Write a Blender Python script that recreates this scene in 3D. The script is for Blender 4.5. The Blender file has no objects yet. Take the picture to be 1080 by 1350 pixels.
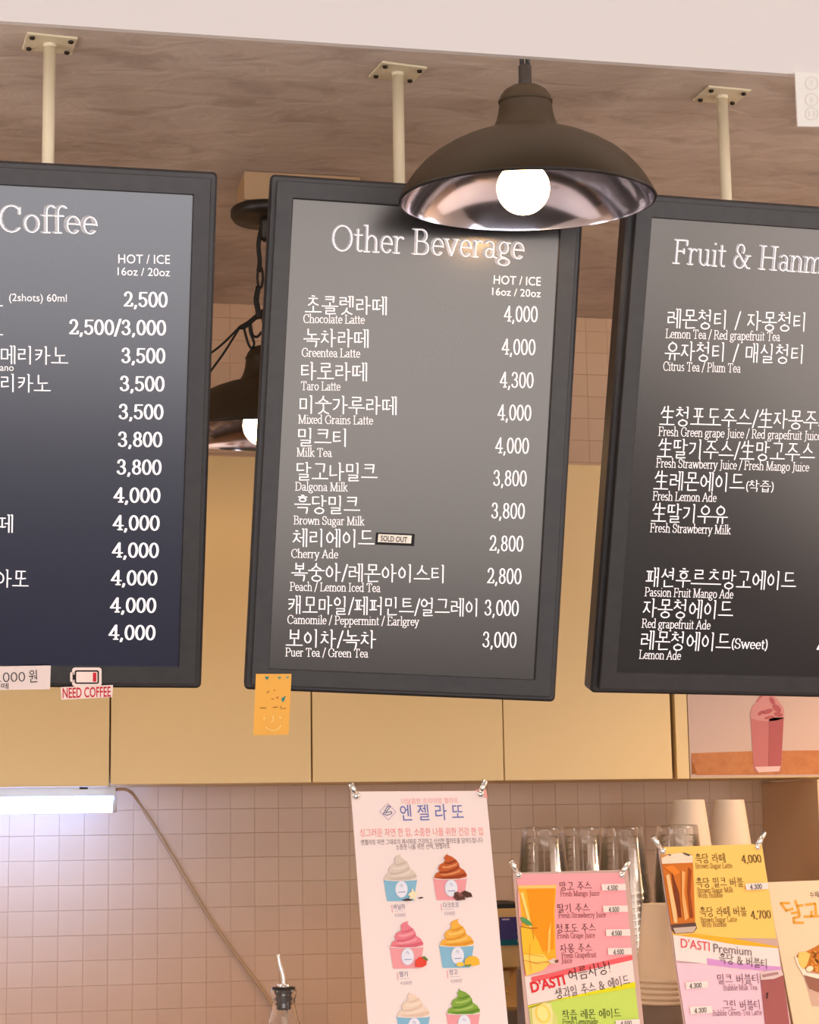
import bpy, math, random
from math import sin, cos, pi, radians
from mathutils import Vector, Matrix
random.seed(7)
SC = bpy.context.scene
COL = SC.collection
EYE = 1.5                                   # camera height above the floor

# ------------------------------------------------------------------ camera
F_PX, CX, CY = 2600.0, 540.0, 675.0
ax = Vector((12500, 226, F_PX)).normalized()          # world X seen from the camera (right, down, forward)
az = Vector((-250, -15975, F_PX)); az = (az - az.dot(ax) * ax).normalized()
ay = az.cross(ax)
def cam2world(v): return Vector((ax.dot(v), ay.dot(v), az.dot(v)))
cam = bpy.data.cameras.new('camera'); cam_o = bpy.data.objects.new('camera', cam); COL.objects.link(cam_o)
r_, u_, b_ = cam2world(Vector((1, 0, 0))), cam2world(Vector((0, -1, 0))), cam2world(Vector((0, 0, -1)))
cam_o.matrix_world = Matrix(((r_.x, u_.x, b_.x, 0), (r_.y, u_.y, b_.y, 0), (r_.z, u_.z, b_.z, EYE), (0, 0, 0, 1)))
cam.sensor_fit = 'VERTICAL'; cam.sensor_height = 24; cam.sensor_width = 24
cam.lens = F_PX / 1350 * 24
cam.clip_start = 0.05
SC.camera = cam_o

# ------------------------------------------------------------------ light
w = bpy.data.worlds.new('daylight'); SC.world = w; w.use_nodes = True
w.node_tree.nodes['Background'].inputs[0].default_value = (0.9, 0.94, 1, 1)
w.node_tree.nodes['Background'].inputs[1].default_value = 1.0
def light(name, kind, loc, energy, col, size=0.05, rot=None, size_y=None, **kw):
    l = bpy.data.lights.new(name, kind); l.energy = energy; l.color = col
    if kind == 'AREA':
        l.shape = 'RECTANGLE'; l.size = size; l.size_y = size_y or size
    else: l.shadow_soft_size = size
    for k, v in kw.items(): setattr(l, k, v)
    o = bpy.data.objects.new(name, l); COL.objects.link(o); o.location = loc
    if rot: o.rotation_euler = rot
    return o
WARM = (1.0, 0.60, 0.31)
light('shop_window_daylight', 'AREA', (0.5, -3.1, 1.22), 118, (1, 0.955, 0.94), 4.8, (radians(90), 0, 0), 2.2)
light('side_reflection_fill', 'AREA', (2.93, -1.4, 1.3), 58, (1, 0.965, 0.95), 2.4, (radians(90), 0, radians(90)), 1.9)  # unseen side light, added to brighten the fruit drinks board's reflection
light('seating_fill_light', 'AREA', (0.5, 0.3, 2.40), 10, (1, 0.86, 0.74), 2.6, None, 0.5)  # unseen fill from above, added to lift the room's brightness
for nm, p, e in (('service_bulb_light', (-1.6, 3.25, 2.17), 18), ('service_bulb_light', (2.3, 3.20, 2.17), 44), ('pendant_bulb_light', (-1.0, 2.42, 2.30), 10), ('pendant_bulb_light', (2.3, 2.42, 2.30), 20)):
    light(nm, 'SPOT', p, e, WARM, 0.04, spot_size=radians(155), spot_blend=.5)
for p in ((-0.9, 2.36, 2.2), (2.3, 2.36, 2.2)):
    light('ceiling_fill_light', 'POINT', p, 14, (1, .93, .87), .25)  # unseen point fills, added to brighten the concrete ceiling
light('ceiling_uplight_fill', 'AREA', (0.6, 2.26, 2.44), 9, (1, .93, .87), 4.4, (radians(180), 0, 0), .04)  # unseen uplight, added to brighten the ceiling behind the bulkhead
SC.view_settings.view_transform = 'Standard'; SC.view_settings.look = 'None'
SC.view_settings.gamma = 1; SC.view_settings.exposure = 0.0; SC.view_settings.use_curve_mapping = False
SC.cycles.use_denoising = True
SC.cycles.transparent_max_bounces = 48
SC.cycles.max_bounces = 10

# ------------------------------------------------------------------ materials
def lin(c):
    return tuple(((v / 255) / 12.92 if v / 255 <= 0.04045 else ((v / 255 + 0.055) / 1.055) ** 2.4) for v in c)
_M = {}
def mat(name, rgb=(200, 200, 200), rough=0.5, metal=0, spec=0.5, emit=0, ecol=None, trans=0, coat=0, ior=1.45):
    if name in _M: return _M[name]
    m = bpy.data.materials.new(name); m.use_nodes = True
    b = m.node_tree.nodes['Principled BSDF']
    b.inputs['Base Color'].default_value = (*lin(rgb), 1)
    b.inputs['Roughness'].default_value = rough; b.inputs['Metallic'].default_value = metal
    b.inputs['Specular IOR Level'].default_value = spec; b.inputs['IOR'].default_value = ior
    b.inputs['Transmission Weight'].default_value = trans; b.inputs['Coat Weight'].default_value = coat
    if emit:
        b.inputs['Emission Color'].default_value = (*lin(ecol or rgb), 1); b.inputs['Emission Strength'].default_value = emit
    _M[name] = m; return m
def ink(rgb): return mat('ink_%02x%02x%02x' % tuple(rgb), rgb, 0.55, spec=0.25)
def nodes(m): return m.node_tree.nodes, m.node_tree.links, m.node_tree.nodes['Principled BSDF']
def noise_mat(name, c1, c2, scale, rough=0.6, bump=0, stretch=(1, 1, 1), detail=6, lo=0.35, hi=0.65, spec=0.5, rvar=0):
    m = mat(name, c1, rough, spec=spec); N, L, b = nodes(m)
    tc = N.new('ShaderNodeNewGeometry'); mp = N.new('ShaderNodeMapping'); mp.inputs['Scale'].default_value = stretch
    nz = N.new('ShaderNodeTexNoise'); nz.inputs['Scale'].default_value = scale; nz.inputs['Detail'].default_value = detail
    rp = N.new('ShaderNodeValToRGB'); rp.color_ramp.elements[0].position = lo; rp.color_ramp.elements[1].position = hi
    rp.color_ramp.elements[0].color = (*lin(c1), 1); rp.color_ramp.elements[1].color = (*lin(c2), 1)
    L.new(tc.outputs['Position'], mp.inputs[0]); L.new(mp.outputs[0], nz.inputs['Vector'])
    L.new(nz.outputs['Fac'], rp.inputs[0]); L.new(rp.outputs[0], b.inputs['Base Color'])
    if bump:
        bp = N.new('ShaderNodeBump'); bp.inputs['Strength'].default_value = bump; bp.inputs['Distance'].default_value = 0.01
        L.new(nz.outputs['Fac'], bp.inputs['Height']); L.new(bp.outputs[0], b.inputs['Normal'])
    return m

def concrete_mat():
    m = mat('plastered_concrete', (150, 130, 115), 0.8, spec=0.2); N, L, b = nodes(m)
    g = N.new('ShaderNodeNewGeometry')
    def nz(scale, st, det):
        mp = N.new('ShaderNodeMapping'); mp.inputs['Scale'].default_value = st; mp.inputs['Rotation'].default_value = (0, 0, 0.3)
        n = N.new('ShaderNodeTexNoise'); n.inputs['Scale'].default_value = scale; n.inputs['Detail'].default_value = det
        n.inputs['Distortion'].default_value = 0.6
        L.new(g.outputs['Position'], mp.inputs[0]); L.new(mp.outputs[0], n.inputs['Vector']); return n
    a = nz(3.0, (1, 1, 1), 7); c = nz(11.0, (1, 1.9, 1), 8)
    r1 = N.new('ShaderNodeValToRGB'); r1.color_ramp.elements[0].position = .36; r1.color_ramp.elements[1].position = .64
    r1.color_ramp.elements[0].color = (*lin((188, 173, 163)), 1); r1.color_ramp.elements[1].color = (*lin((216, 203, 194)), 1)
    r2 = N.new('ShaderNodeValToRGB'); r2.color_ramp.elements[0].position = .31; r2.color_ramp.elements[1].position = .47
    r2.color_ramp.elements[0].color = (.72, .69, .67, 1); r2.color_ramp.elements[1].color = (1, 1, 1, 1)
    mx = N.new('ShaderNodeMix'); mx.data_type = 'RGBA'; mx.blend_type = 'MULTIPLY'; mx.inputs[0].default_value = 0.75
    L.new(a.outputs['Fac'], r1.inputs[0]); L.new(c.outputs['Fac'], r2.inputs[0])
    L.new(r1.outputs[0], mx.inputs[6]); L.new(r2.outputs[0], mx.inputs[7]); L.new(mx.outputs[2], b.inputs['Base Color'])
    bp = N.new('ShaderNodeBump'); bp.inputs['Strength'].default_value = .4; bp.inputs['Distance'].default_value = .012
    L.new(c.outputs['Fac'], bp.inputs['Height']); L.new(bp.outputs[0], b.inputs['Normal'])
    return m

def tile_mat():
    m = mat('glazed_square_tile', (215, 180, 155), 0.32, spec=0.45); N, L, b = nodes(m)
    g = N.new('ShaderNodeNewGeometry'); sp = N.new('ShaderNodeSeparateXYZ'); cb = N.new('ShaderNodeCombineXYZ')
    L.new(g.outputs['Position'], sp.inputs[0])
    ox = N.new('ShaderNodeMath'); ox.operation = 'ADD'; ox.inputs[1].default_value = 10 - 0.2810
    oz = N.new('ShaderNodeMath'); oz.operation = 'ADD'; oz.inputs[1].default_value = 10 - (0.0052 + EYE)
    L.new(sp.outputs[0], ox.inputs[0]); L.new(sp.outputs[2], oz.inputs[0])
    L.new(ox.outputs[0], cb.inputs[0]); L.new(oz.outputs[0], cb.inputs[1])
    br = N.new('ShaderNodeTexBrick'); br.offset = 0; br.squash = 1
    br.inputs['Scale'].default_value = 1; br.inputs['Brick Width'].default_value = 0.05; br.inputs['Row Height'].default_value = 0.05
    br.inputs['Mortar Size'].default_value = 0.0008; br.inputs['Mortar Smooth'].default_value = 0.6
    br.inputs['Color1'].default_value = (*lin((216, 184, 154)), 1); br.inputs['Color2'].default_value = (*lin((211, 178, 148)), 1)
    br.inputs['Mortar'].default_value = (*lin((206, 168, 138)), 1)
    L.new(cb.outputs[0], br.inputs['Vector']); L.new(br.outputs['Color'], b.inputs['Base Color'])
    bp = N.new('ShaderNodeBump'); bp.invert = True; bp.inputs['Strength'].default_value = .7; bp.inputs['Distance'].default_value = .002
    L.new(br.outputs['Fac'], bp.inputs['Height']); L.new(bp.outputs[0], b.inputs['Normal'])
    return m

def clear_plastic():
    m = bpy.data.materials.new('clear_plastic'); m.use_nodes = True; N, L = m.node_tree.nodes, m.node_tree.links
    N.remove(N['Principled BSDF']); out = N['Material Output']
    t = N.new('ShaderNodeBsdfTransparent'); t.inputs[0].default_value = (.995, .993, .99, 1)
    g = N.new('ShaderNodeBsdfGlossy'); g.inputs['Roughness'].default_value = .07; g.inputs[0].default_value = (1, 1, 1, 1)
    lw = N.new('ShaderNodeLayerWeight'); lw.inputs[0].default_value = .25
    mr = N.new('ShaderNodeMapRange'); mr.inputs[3].default_value = .07; mr.inputs[4].default_value = .6
    mx = N.new('ShaderNodeMixShader')
    L.new(lw.outputs['Fresnel'], mr.inputs[0]); L.new(mr.outputs[0], mx.inputs[0]); L.new(t.outputs[0], mx.inputs[1]); L.new(g.outputs[0], mx.inputs[2])
    L.new(mx.outputs[0], out.inputs[0]); return m

CONCRETE = concrete_mat(); TILE = tile_mat(); PLASTIC = clear_plastic()
WHITE_PAINT = mat('white_ceiling_paint', (238, 232, 230), .7, spec=.2)
CABINET = mat('cream_laminate', (232, 204, 150), .42, spec=.4)
CABINET_BOX = mat('cream_cabinet_box', (222, 196, 150), .5)
BLACK_FRAME = noise_mat('charcoal_plastic', (44, 42, 44), (50, 48, 50), 60, rough=.42, spec=.5)
POLE = mat('cream_pole_paint', (224, 214, 188), .45)
BOLT = mat('dark_bolt', (50, 42, 34), .5, .6)
BRONZE = mat('bronze_lamp_paint', (54, 41, 24), .5, spec=.35)
BRONZE_DARK = mat('dark_lamp_paint', (32, 26, 22), .4)
MIRROR = mat('polished_reflector', (222, 222, 240), .13, 1)
CHROME = mat('chrome', (238, 234, 230), .22, 1)
BLACK = mat('black_rubber', (18, 16, 15), .5)
CORD = mat('black_cord', (24, 20, 18), .6)
BULB = mat('glowing_bulb', (255, 240, 215), .4, emit=36, ecol=(255, 208, 150))
LED = mat('led_tube', (255, 255, 255), .4, emit=34, ecol=(140, 178, 255))
def text_mat(v): return mat('display_white_%d' % v, (235, 228, 228), .5, emit=v / 100, ecol=(250, 240, 240))

# ------------------------------------------------------------------ objects and tags
def tag(o, label=None, cat=None, group=None, kind=None):
    for k, v in (('label', label), ('category', cat), ('group', group), ('kind', kind)):
        if v: o[k] = v
    return o
def empty(name, loc=(0, 0, 0), mtx=None):
    o = bpy.data.objects.new(name, None); COL.objects.link(o); o.empty_display_size = .05
    if mtx is not None: o.matrix_world = mtx
    else: o.location = loc
    return o
def copy_thing(src, loc=None):
    c = src.copy(); COL.objects.link(c)
    if loc is not None: c.location = loc
    for ch in [x for x in COL.objects if x.parent == src]:
        k = ch.copy(); COL.objects.link(k); k.parent = c
        for g in [x for x in COL.objects if x.parent == ch]:
            d = g.copy(); COL.objects.link(d); d.parent = k
    return c
class MB:
    def __init__(s): s.v = []; s.f = []; s.m = []; s.mats = []; s.sm = []
    def mi(s, m):
        if m not in s.mats: s.mats.append(m)
        return s.mats.index(m)
    def add(s, vs, fs, m=None, smooth=False):
        o = len(s.v); s.v += [tuple(v) for v in vs]; i = s.mi(m)
        for q in fs: s.f.append(tuple(o + k for k in q)); s.m.append(i); s.sm.append(smooth)
        return s
    def box(s, x0, x1, y0, y1, z0, z1, m=None, rot=None):
        vs = [Vector((x, y, z)) for x in (x0, x1) for y in (y0, y1) for z in (z0, z1)]
        if rot is not None: vs = [rot @ v for v in vs]
        return s.add(vs, [(0, 1, 3, 2), (4, 6, 7, 5), (0, 4, 5, 1), (2, 3, 7, 6), (0, 2, 6, 4), (1, 5, 7, 3)], m)
    def rbox(s, x0, x1, y0, y1, z0, z1, r, m=None, n=4):
        """a slab with rounded corners in the XZ plane and eased front and back edges"""
        def ring(y, d):
            p = []
            for (cx, cz, a0) in ((x1 - r, z1 - r, 0), (x0 + r, z1 - r, 90), (x0 + r, z0 + r, 180), (x1 - r, z0 + r, 270)):
                for k in range(n + 1):
                    a = radians(a0 + 90 * k / n); p.append((cx + (r - d) * cos(a), y, cz + (r - d) * sin(a)))
            return p
        e = min(r * .5, abs(y1 - y0) * .3)
        rings = [ring(y0, e), ring(y0 + e, 0), ring(y1 - e, 0), ring(y1, e)]; k = len(rings[0])
        vs = sum(rings, []); fs = [tuple(range(k)), tuple(reversed(range(3 * k, 4 * k)))]
        for j in range(3):
            for i in range(k): fs.append((j * k + i, j * k + k + i, j * k + k + (i + 1) % k, j * k + (i + 1) % k))
        return s.add(vs, fs, m)
    def lathe(s, prof, m=None, c=(0, 0, 0), n=40, cap0=False, cap1=False, mtx=None):
        vs = []; fs = []
        for (r, z) in prof:
            for i in range(n):
                a = 2 * pi * i / n; v = Vector((r * cos(a), r * sin(a), z))
                vs.append((mtx @ v if mtx else v) + Vector(c))
        for j in range(len(prof) - 1):
            for i in range(n): fs.append((j * n + i, j * n + (i + 1) % n, (j + 1) * n + (i + 1) % n, (j + 1) * n + i))
        if cap0: fs.append(tuple(reversed(range(n))))
        if cap1: fs.append(tuple(range((len(prof) - 1) * n, len(prof) * n)))
        return s.add(vs, fs, m, True)
    def tube(s, pts, r, m=None, n=10, closed=False):
        pts = [Vector(p) for p in pts]; vs = []; fs = []; K = len(pts)
        rs = r if isinstance(r, (list, tuple)) else [r] * K
        up = Vector((0.13, 0.31, 0.94))
        for i, p in enumerate(pts):
            t = (pts[(i + 1) % K] - pts[i - 1]) if closed else (pts[min(i + 1, K - 1)] - pts[max(i - 1, 0)])
            t.normalize(); a = t.cross(up)
            if a.length < .05: a = t.cross(Vector((1, 0, 0)))
            a.normalize(); b = t.cross(a)
            for k in range(n): vs.append(p + rs[i] * (cos(2 * pi * k / n) * a + sin(2 * pi * k / n) * b))
        for i in range(K if closed else K - 1):
            j = (i + 1) % K
            for k in range(n): fs.append((i * n + k, i * n + (k + 1) % n, j * n + (k + 1) % n, j * n + k))
        if not closed: fs += [tuple(reversed(range(n))), tuple(range((K - 1) * n, K * n))]
        return s.add(vs, fs, m, True)
    def poly(s, pts, m=None): return s.add(pts, [tuple(range(len(pts)))], m)
    def build(s, name, m=None, parent=None, recalc=True):
        me = bpy.data.meshes.new(name); me.from_pydata(s.v, [], s.f)
        for mm in s.mats: me.materials.append(mm if mm is not None else m)
        for p, i, sm in zip(me.polygons, s.m, s.sm): p.material_index = i; p.use_smooth = sm
        me.update()
        if recalc:
            import bmesh
            bm = bmesh.new(); bm.from_mesh(me); bmesh.ops.recalc_face_normals(bm, faces=bm.faces); bm.to_mesh(me); bm.free()
        o = bpy.data.objects.new(name, me); COL.objects.link(o)
        if parent: o.parent = parent
        return o
def bevel(o, wd=.002, seg=2):
    b = o.modifiers.new('bevel', 'BEVEL'); b.width = wd; b.segments = seg; b.limit_method = 'ANGLE'; return o
def spline(pts, n=8):
    """Catmull-Rom through the points"""
    P = [Vector(p) for p in pts]; P = [P[0] * 2 - P[1]] + P + [P[-1] * 2 - P[-2]]; out = []
    for i in range(1, len(P) - 2):
        for k in range(n):
            t = k / n; a, b, c, d = P[i - 1:i + 3]
            out.append(.5 * ((2 * b) + (c - a) * t + (2 * a - 5 * b + 4 * c - d) * t * t + (3 * b - a - 3 * c + d) * t ** 3))
    return out + [P[-2]]

# a place in the room from where the photograph shows it, at a known depth or height
def ray(px, py): return cam2world(Vector(((px - CX) / F_PX, (py - CY) / F_PX, 1)))
def at_depth(px, py, Y): d = ray(px, py); d = d * (Y / d.y); return Vector((d.x, d.y, d.z + EYE))
def at_height(px, py, z): d = ray(px, py); d = d * ((z - EYE) / d.z); return Vector((d.x, d.y, d.z + EYE))
class Sheet:
    """a flat sheet standing in the room: local x right, z up, y into it"""
    def __init__(s, mtx): s.m = mtx; s.i = mtx.inverted(); s.o = s.i @ Vector((0, 0, EYE))
    def uv(s, px, py):
        d = s.i.to_3x3() @ ray(px, py); t = -s.o.y / d.y; p = s.o + d * t
        return Vector((p.x, p.z))

# ------------------------------------------------------------------ lettering
_TC = {}
def sans(txt, bold=0.0):
    """outline of a line in the built-in font (Latin and Hangul): 2-D points, faces"""
    k = (txt, bold)
    if k in _TC: return _TC[k]
    c = bpy.data.curves.new('line', 'FONT'); c.body = txt; c.size = 1; c.resolution_u = 3; c.offset = bold; c.fill_mode = 'FRONT'
    o = bpy.data.objects.new('line', c); COL.objects.link(o); bpy.context.view_layer.update()
    ev = o.evaluated_get(bpy.context.evaluated_depsgraph_get()); me = ev.to_mesh()
    vs = [(v.co.x, v.co.y) for v in me.vertices]; fs = [tuple(p.vertices) for p in me.polygons]
    ev.to_mesh_clear(); bpy.data.objects.remove(o); bpy.data.curves.remove(c)
    _TC[k] = (vs, fs); return _TC[k]
def Ln(*a): return [(a[i], a[i + 1]) for i in range(0, len(a), 2)]
def Ar(cx, cy, rx, ry, a0, a1):
    n = max(3, int(abs(a1 - a0) / 22)); return [(cx + rx * cos(radians(a0 + (a1 - a0) * k / n)), cy + ry * sin(radians(a0 + (a1 - a0) * k / n))) for k in range(n + 1)]
def Sf(x, y, h=.085): return [(x - h, y), (x + h, y)]
def Dt(x, y): return [(x, y - .012), (x, y + .012)]
X, C, A_ = .45, .68, .73
GL = {
 ' ': (.25, []), 'o': (.50, [Ar(.25, .225, .18, .225, 0, 360)]), 'c': (.42, [Ar(.24, .225, .17, .225, 48, 312), Dt(.35, .37)]),
 'e': (.44, [Ar(.23, .225, .165, .225, 0, 318), Ln(.07, .245, .395, .245)]),
 'a': (.45, [Ln(.33, .32, .33, .05), Ar(.20, .33, .13, .12, 0, 150), Ar(.195, .125, .125, .125, 50, 330), Ln(.28, .23, .33, .27), Ar(.40, .05, .07, .05, 180, 300)]),
 'b': (.50, [Ln(.11, .02, .11, A_), Ln(.03, A_ - .01, .11, A_), Ar(.27, .225, .165, .225, -160, 160)]),
 'd': (.51, [Ln(.38, 0, .38, A_), Ln(.30, A_ - .01, .38, A_), Ar(.23, .225, .165, .225, 20, 340), Ln(.38, 0, .46, .01)]),
 'f': (.30, [Ln(.13, 0, .13, .56), Ar(.25, .56, .12, .16, 180, 40), Ln(.03, X, .27, X), Sf(.13, 0)]),
 'g': (.46, [Ar(.21, .29, .14, .16, 0, 360), Ar(.22, -.10, .18, .10, 0, 360), Ln(.13, .15, .10, .08, .14, .03, .30, .0), Ln(.31, .40, .42, .43)]),
 'h': (.52, [Ln(.11, 0, .11, A_), Ln(.03, A_ - .01, .11, A_), Ar(.26, .28, .15, .17, 180, 0), Ln(.41, .28, .41, 0), Sf(.11, 0), Sf(.41, 0)]),
 'i': (.25, [Ln(.13, 0, .13, X), Ln(.05, X - .01, .13, X), Sf(.13, 0), Dt(.13, .64)]),
 'j': (.25, [Ln(.13, -.06, .13, X), Ln(.05, X - .01, .13, X), Ar(.05, -.06, .08, .12, 0, -110), Dt(.13, .64)]),
 'k': (.49, [Ln(.11, 0, .11, A_), Ln(.03, A_ - .01, .11, A_), Ln(.11, .19, .36, X), Ln(.20, .27, .41, 0), Sf(.11, 0), Sf(.42, 0, .06), Sf(.37, X, .06)]),
 'l': (.25, [Ln(.13, 0, .13, A_), Ln(.05, A_ - .01, .13, A_), Sf(.13, 0)]),
 'm': (.78, [Ln(.11, 0, .11, X), Ln(.03, X - .01, .11, X), Ar(.25, .28, .14, .17, 180, 0), Ln(.39, .28, .39, 0), Ar(.53, .28, .14, .17, 180, 0), Ln(.67, .28, .67, 0), Sf(.11, 0), Sf(.39, 0), Sf(.67, 0)]),
 'n': (.52, [Ln(.11, 0, .11, X), Ln(.03, X - .01, .11, X), Ar(.26, .28, .15, .17, 180, 0), Ln(.41, .28, .41, 0), Sf(.11, 0), Sf(.41, 0)]),
 'p': (.50, [Ln(.11, -.22, .11, X), Ln(.03, X - .01, .11, X), Ar(.27, .225, .165, .225, -160, 160), Sf(.11, -.22)]),
 'r': (.36, [Ln(.11, 0, .11, X), Ln(.03, X - .01, .11, X), Ar(.24, .29, .13, .16, 180, 60), Dt(.31, .41), Sf(.11, 0)]),
 's': (.38, [Ar(.19, .335, .11, .115, 40, 270), Ar(.19, .115, .125, .115, 90, -145)]),
 't': (.31, [Ln(.13, .60, .13, .09), Ar(.21, .09, .08, .09, 180, 310), Ln(.03, X, .26, X)]),
 'u': (.52, [Ln(.11, X, .11, .16), Ar(.25, .16, .14, .16, 180, 360), Ln(.39, X, .39, 0), Ln(.03, X - .005, .11, X), Ln(.31, X - .005, .39, X), Ln(.39, 0, .47, .01)]),
 'v': (.46, [Ln(.06, X, .23, 0), Ln(.23, 0, .40, X), Sf(.07, X, .06), Sf(.40, X, .06)]),
 'w': (.70, [Ln(.06, X, .21, 0), Ln(.21, 0, .35, X), Ln(.35, X, .50, 0), Ln(.50, 0, .64, X), Sf(.07, X, .06), Sf(.64, X, .05)]),
 'x': (.46, [Ln(.07, X, .39, 0), Ln(.39, X, .07, 0), Sf(.08, X, .05), Sf(.38, X, .05), Sf(.08, 0, .05), Sf(.38, 0, .05)]),
 'y': (.46, [Ln(.06, X, .23, 0), Ln(.40, X, .17, -.17), Ar(.11, -.15, .06, .06, -20, -140), Sf(.07, X, .06), Sf(.40, X, .06)]),
 'z': (.42, [Ln(.07, X, .36, X), Ln(.36, X, .07, 0), Ln(.07, 0, .37, 0)]),
 'A': (.66, [Ln(.08, 0, .33, C), Ln(.33, C, .57, 0), Ln(.17, .23, .48, .23), Sf(.08, 0, .07), Sf(.57, 0, .08)]),
 'B': (.60, [Ln(.14, 0, .14, C), Ln(.05, C, .30, C), Ar(.30, .52, .16, .16, 90, -90), Ln(.14, .36, .33, .36), Ar(.33, .18, .19, .18, 90, -90), Ln(.05, 0, .33, 0)]),
 'C': (.64, [Ar(.36, .34, .29, .35, 45, 315), Ln(.57, .47, .57, .63)]),
 'D': (.70, [Ln(.14, 0, .14, C), Ln(.05, C, .30, C), Ar(.30, .34, .32, .34, 90, -90), Ln(.05, 0, .30, 0)]),
 'E': (.58, [Ln(.14, 0, .14, C), Ln(.05, C, .50, C), Ln(.14, .36, .40, .36), Ln(.05, 0, .52, 0), Ln(.50, C, .50, .56), Ln(.52, 0, .52, .13)]),
 'F': (.55, [Ln(.14, 0, .14, C), Ln(.05, C, .50, C), Ln(.14, .36, .40, .36), Sf(.14, 0, .1), Ln(.50, C, .50, .54), Ln(.40, .30, .40, .42)]),
 'G': (.70, [Ar(.36, .34, .29, .35, 45, 330), Ln(.57, .47, .57, .63), Ln(.60, .06, .60, .28), Sf(.58, .28, .09)]),
 'H': (.74, [Ln(.15, 0, .15, C), Ln(.59, 0, .59, C), Ln(.15, .35, .59, .35), Sf(.15, 0, .1), Sf(.15, C, .1), Sf(.59, 0, .1), Sf(.59, C, .1)]),
 'I': (.32, [Ln(.16, 0, .16, C), Sf(.16, 0, .1), Sf(.16, C, .1)]),
 'J': (.34, [Ln(.20, .02, .20, C), Ar(.10, .02, .10, .16, 0, -120), Sf(.20, C, .1)]),
 'L': (.56, [Ln(.14, 0, .14, C), Sf(.14, C, .1), Ln(.05, 0, .51, 0), Ln(.51, 0, .51, .16)]),
 'M': (.84, [Ln(.14, 0, .14, C), Ln(.14, C, .42, 0), Ln(.42, 0, .70, C), Ln(.70, C, .70, 0), Sf(.13, 0, .08), Sf(.70, 0, .1), Sf(.12, C, .08), Sf(.72, C, .08)]),
 'N': (.72, [Ln(.14, 0, .14, C), Ln(.14, C, .58, 0), Ln(.58, 0, .58, C), Sf(.14, 0, .08), Sf(.58, C, .08), Sf(.12, C, .07)]),
 'O': (.74, [Ar(.37, .34, .30, .35, 0, 360)]),
 'P': (.57, [Ln(.14, 0, .14, C), Ln(.05, C, .32, C), Ar(.32, .50, .19, .18, 90, -90), Ln(.14, .32, .32, .32), Sf(.14, 0, .1)]),
 'R': (.64, [Ln(.14, 0, .14, C), Ln(.05, C, .32, C), Ar(.32, .51, .18, .17, 90, -90), Ln(.14, .34, .32, .34), Ln(.33, .34, .57, 0), Sf(.14, 0, .1), Sf(.59, 0, .05)]),
 'S': (.50, [Ar(.25, .51, .17, .17, 35, 270), Ar(.25, .17, .19, .17, 90, -150), Ln(.41, .50, .41, .64), Ln(.07, .04, .07, .18)]),
 'T': (.62, [Ln(.31, 0, .31, C), Ln(.06, C, .56, C), Sf(.31, 0, .1), Ln(.06, C, .06, .55), Ln(.56, C, .56, .55)]),
 'W': (.9, [Ln(.07, C, .25, 0), Ln(.25, 0, .45, C), Ln(.45, C, .63, 0), Ln(.63, 0, .83, C), Sf(.07, C, .07), Sf(.83, C, .07)]),
 '&': (.72, [Ar(.27, .53, .13, .15, -40, 250), Ln(.22, .40, .56, 0), Ar(.26, .17, .19, .18, 115, 330), Ln(.42, .07, .57, .36), Sf(.58, .36, .07), Sf(.60, 0, .05)]),
 '0': (.5, [Ar(.25, .34, .18, .35, 0, 360)]), '1': (.5, [Ln(.25, 0, .25, .69), Ln(.13, .60, .25, .69), Sf(.25, 0, .1)]),
 '2': (.5, [Ar(.24, .50, .16, .19, 160, -10), Ln(.40, .46, .33, .30, .07, .02), Ln(.07, .02, .43, .02), Ln(.43, .02, .44, .14), Dt(.10, .53)]),
 '3': (.5, [Ar(.23, .52, .15, .17, 150, -90), Ar(.23, .175, .18, .18, 90, -155), Dt(.09, .55), Dt(.08, .12)]),
 '4': (.5, [Ln(.34, 0, .34, .69), Ln(.34, .69, .04, .20), Ln(.04, .20, .46, .20), Sf(.34, 0, .08)]),
 '5': (.5, [Ln(.12, .67, .42, .67), Ln(.12, .67, .10, .36), Ar(.23, .21, .18, .21, 130, -150), Dt(.08, .12)]),
 '6': (.5, [Ar(.25, .20, .17, .20, 0, 360), Ar(.36, .22, .28, .46, 180, 95)]), '7': (.5, [Ln(.08, .67, .43, .67), Ln(.43, .67, .20, 0), Ln(.08, .67, .08, .55)]),
 '8': (.5, [Ar(.25, .52, .14, .16, 0, 360), Ar(.25, .18, .17, .18, 0, 360)]), '9': (.5, [Ar(.25, .48, .17, .20, 0, 360), Ar(.14, .46, .28, .46, 0, -85)]),
 ',': (.24, [Dt(.12, .03), Ln(.13, .03, .08, -.11)]), '.': (.24, [Dt(.12, .03)]), '/': (.34, [Ln(.04, -.08, .30, .74)]),
 '(': (.28, [Ar(.36, .29, .24, .46, 120, 240)]), ')': (.28, [Ar(-.08, .29, .24, .46, 60, -60)]), '!': (.30, [Ln(.15, .22, .15, .70), Dt(.15, .03)]), '-': (.32, [Ln(.05, .24, .27, .24)]),
}
def hull(P):
    P = sorted(set(P))
    def half(Q):
        h = []
        for p in Q:
            while len(h) > 1 and (h[-1][0] - h[-2][0]) * (p[1] - h[-2][1]) - (h[-1][1] - h[-2][1]) * (p[0] - h[-2][0]) <= 1e-12: h.pop()
            h.append(p)
        return h
    a, b = half(P), half(P[::-1]); return a[:-1] + b[:-1]
def pen(paths, rx, ry, n=8):
    vs, fs = [], []
    E_ = [(rx * cos(2 * pi * (k + .5) / n), ry * sin(2 * pi * (k + .5) / n)) for k in range(n)]
    for pa in paths:
        for (a, b) in zip(pa[:-1], pa[1:]):
            h = hull([(round(q[0] + e[0], 5), round(q[1] + e[1], 5)) for q in (a, b) for e in E_])
            fs.append(tuple(range(len(vs), len(vs) + len(h)))); vs += h
    return vs, fs
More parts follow.
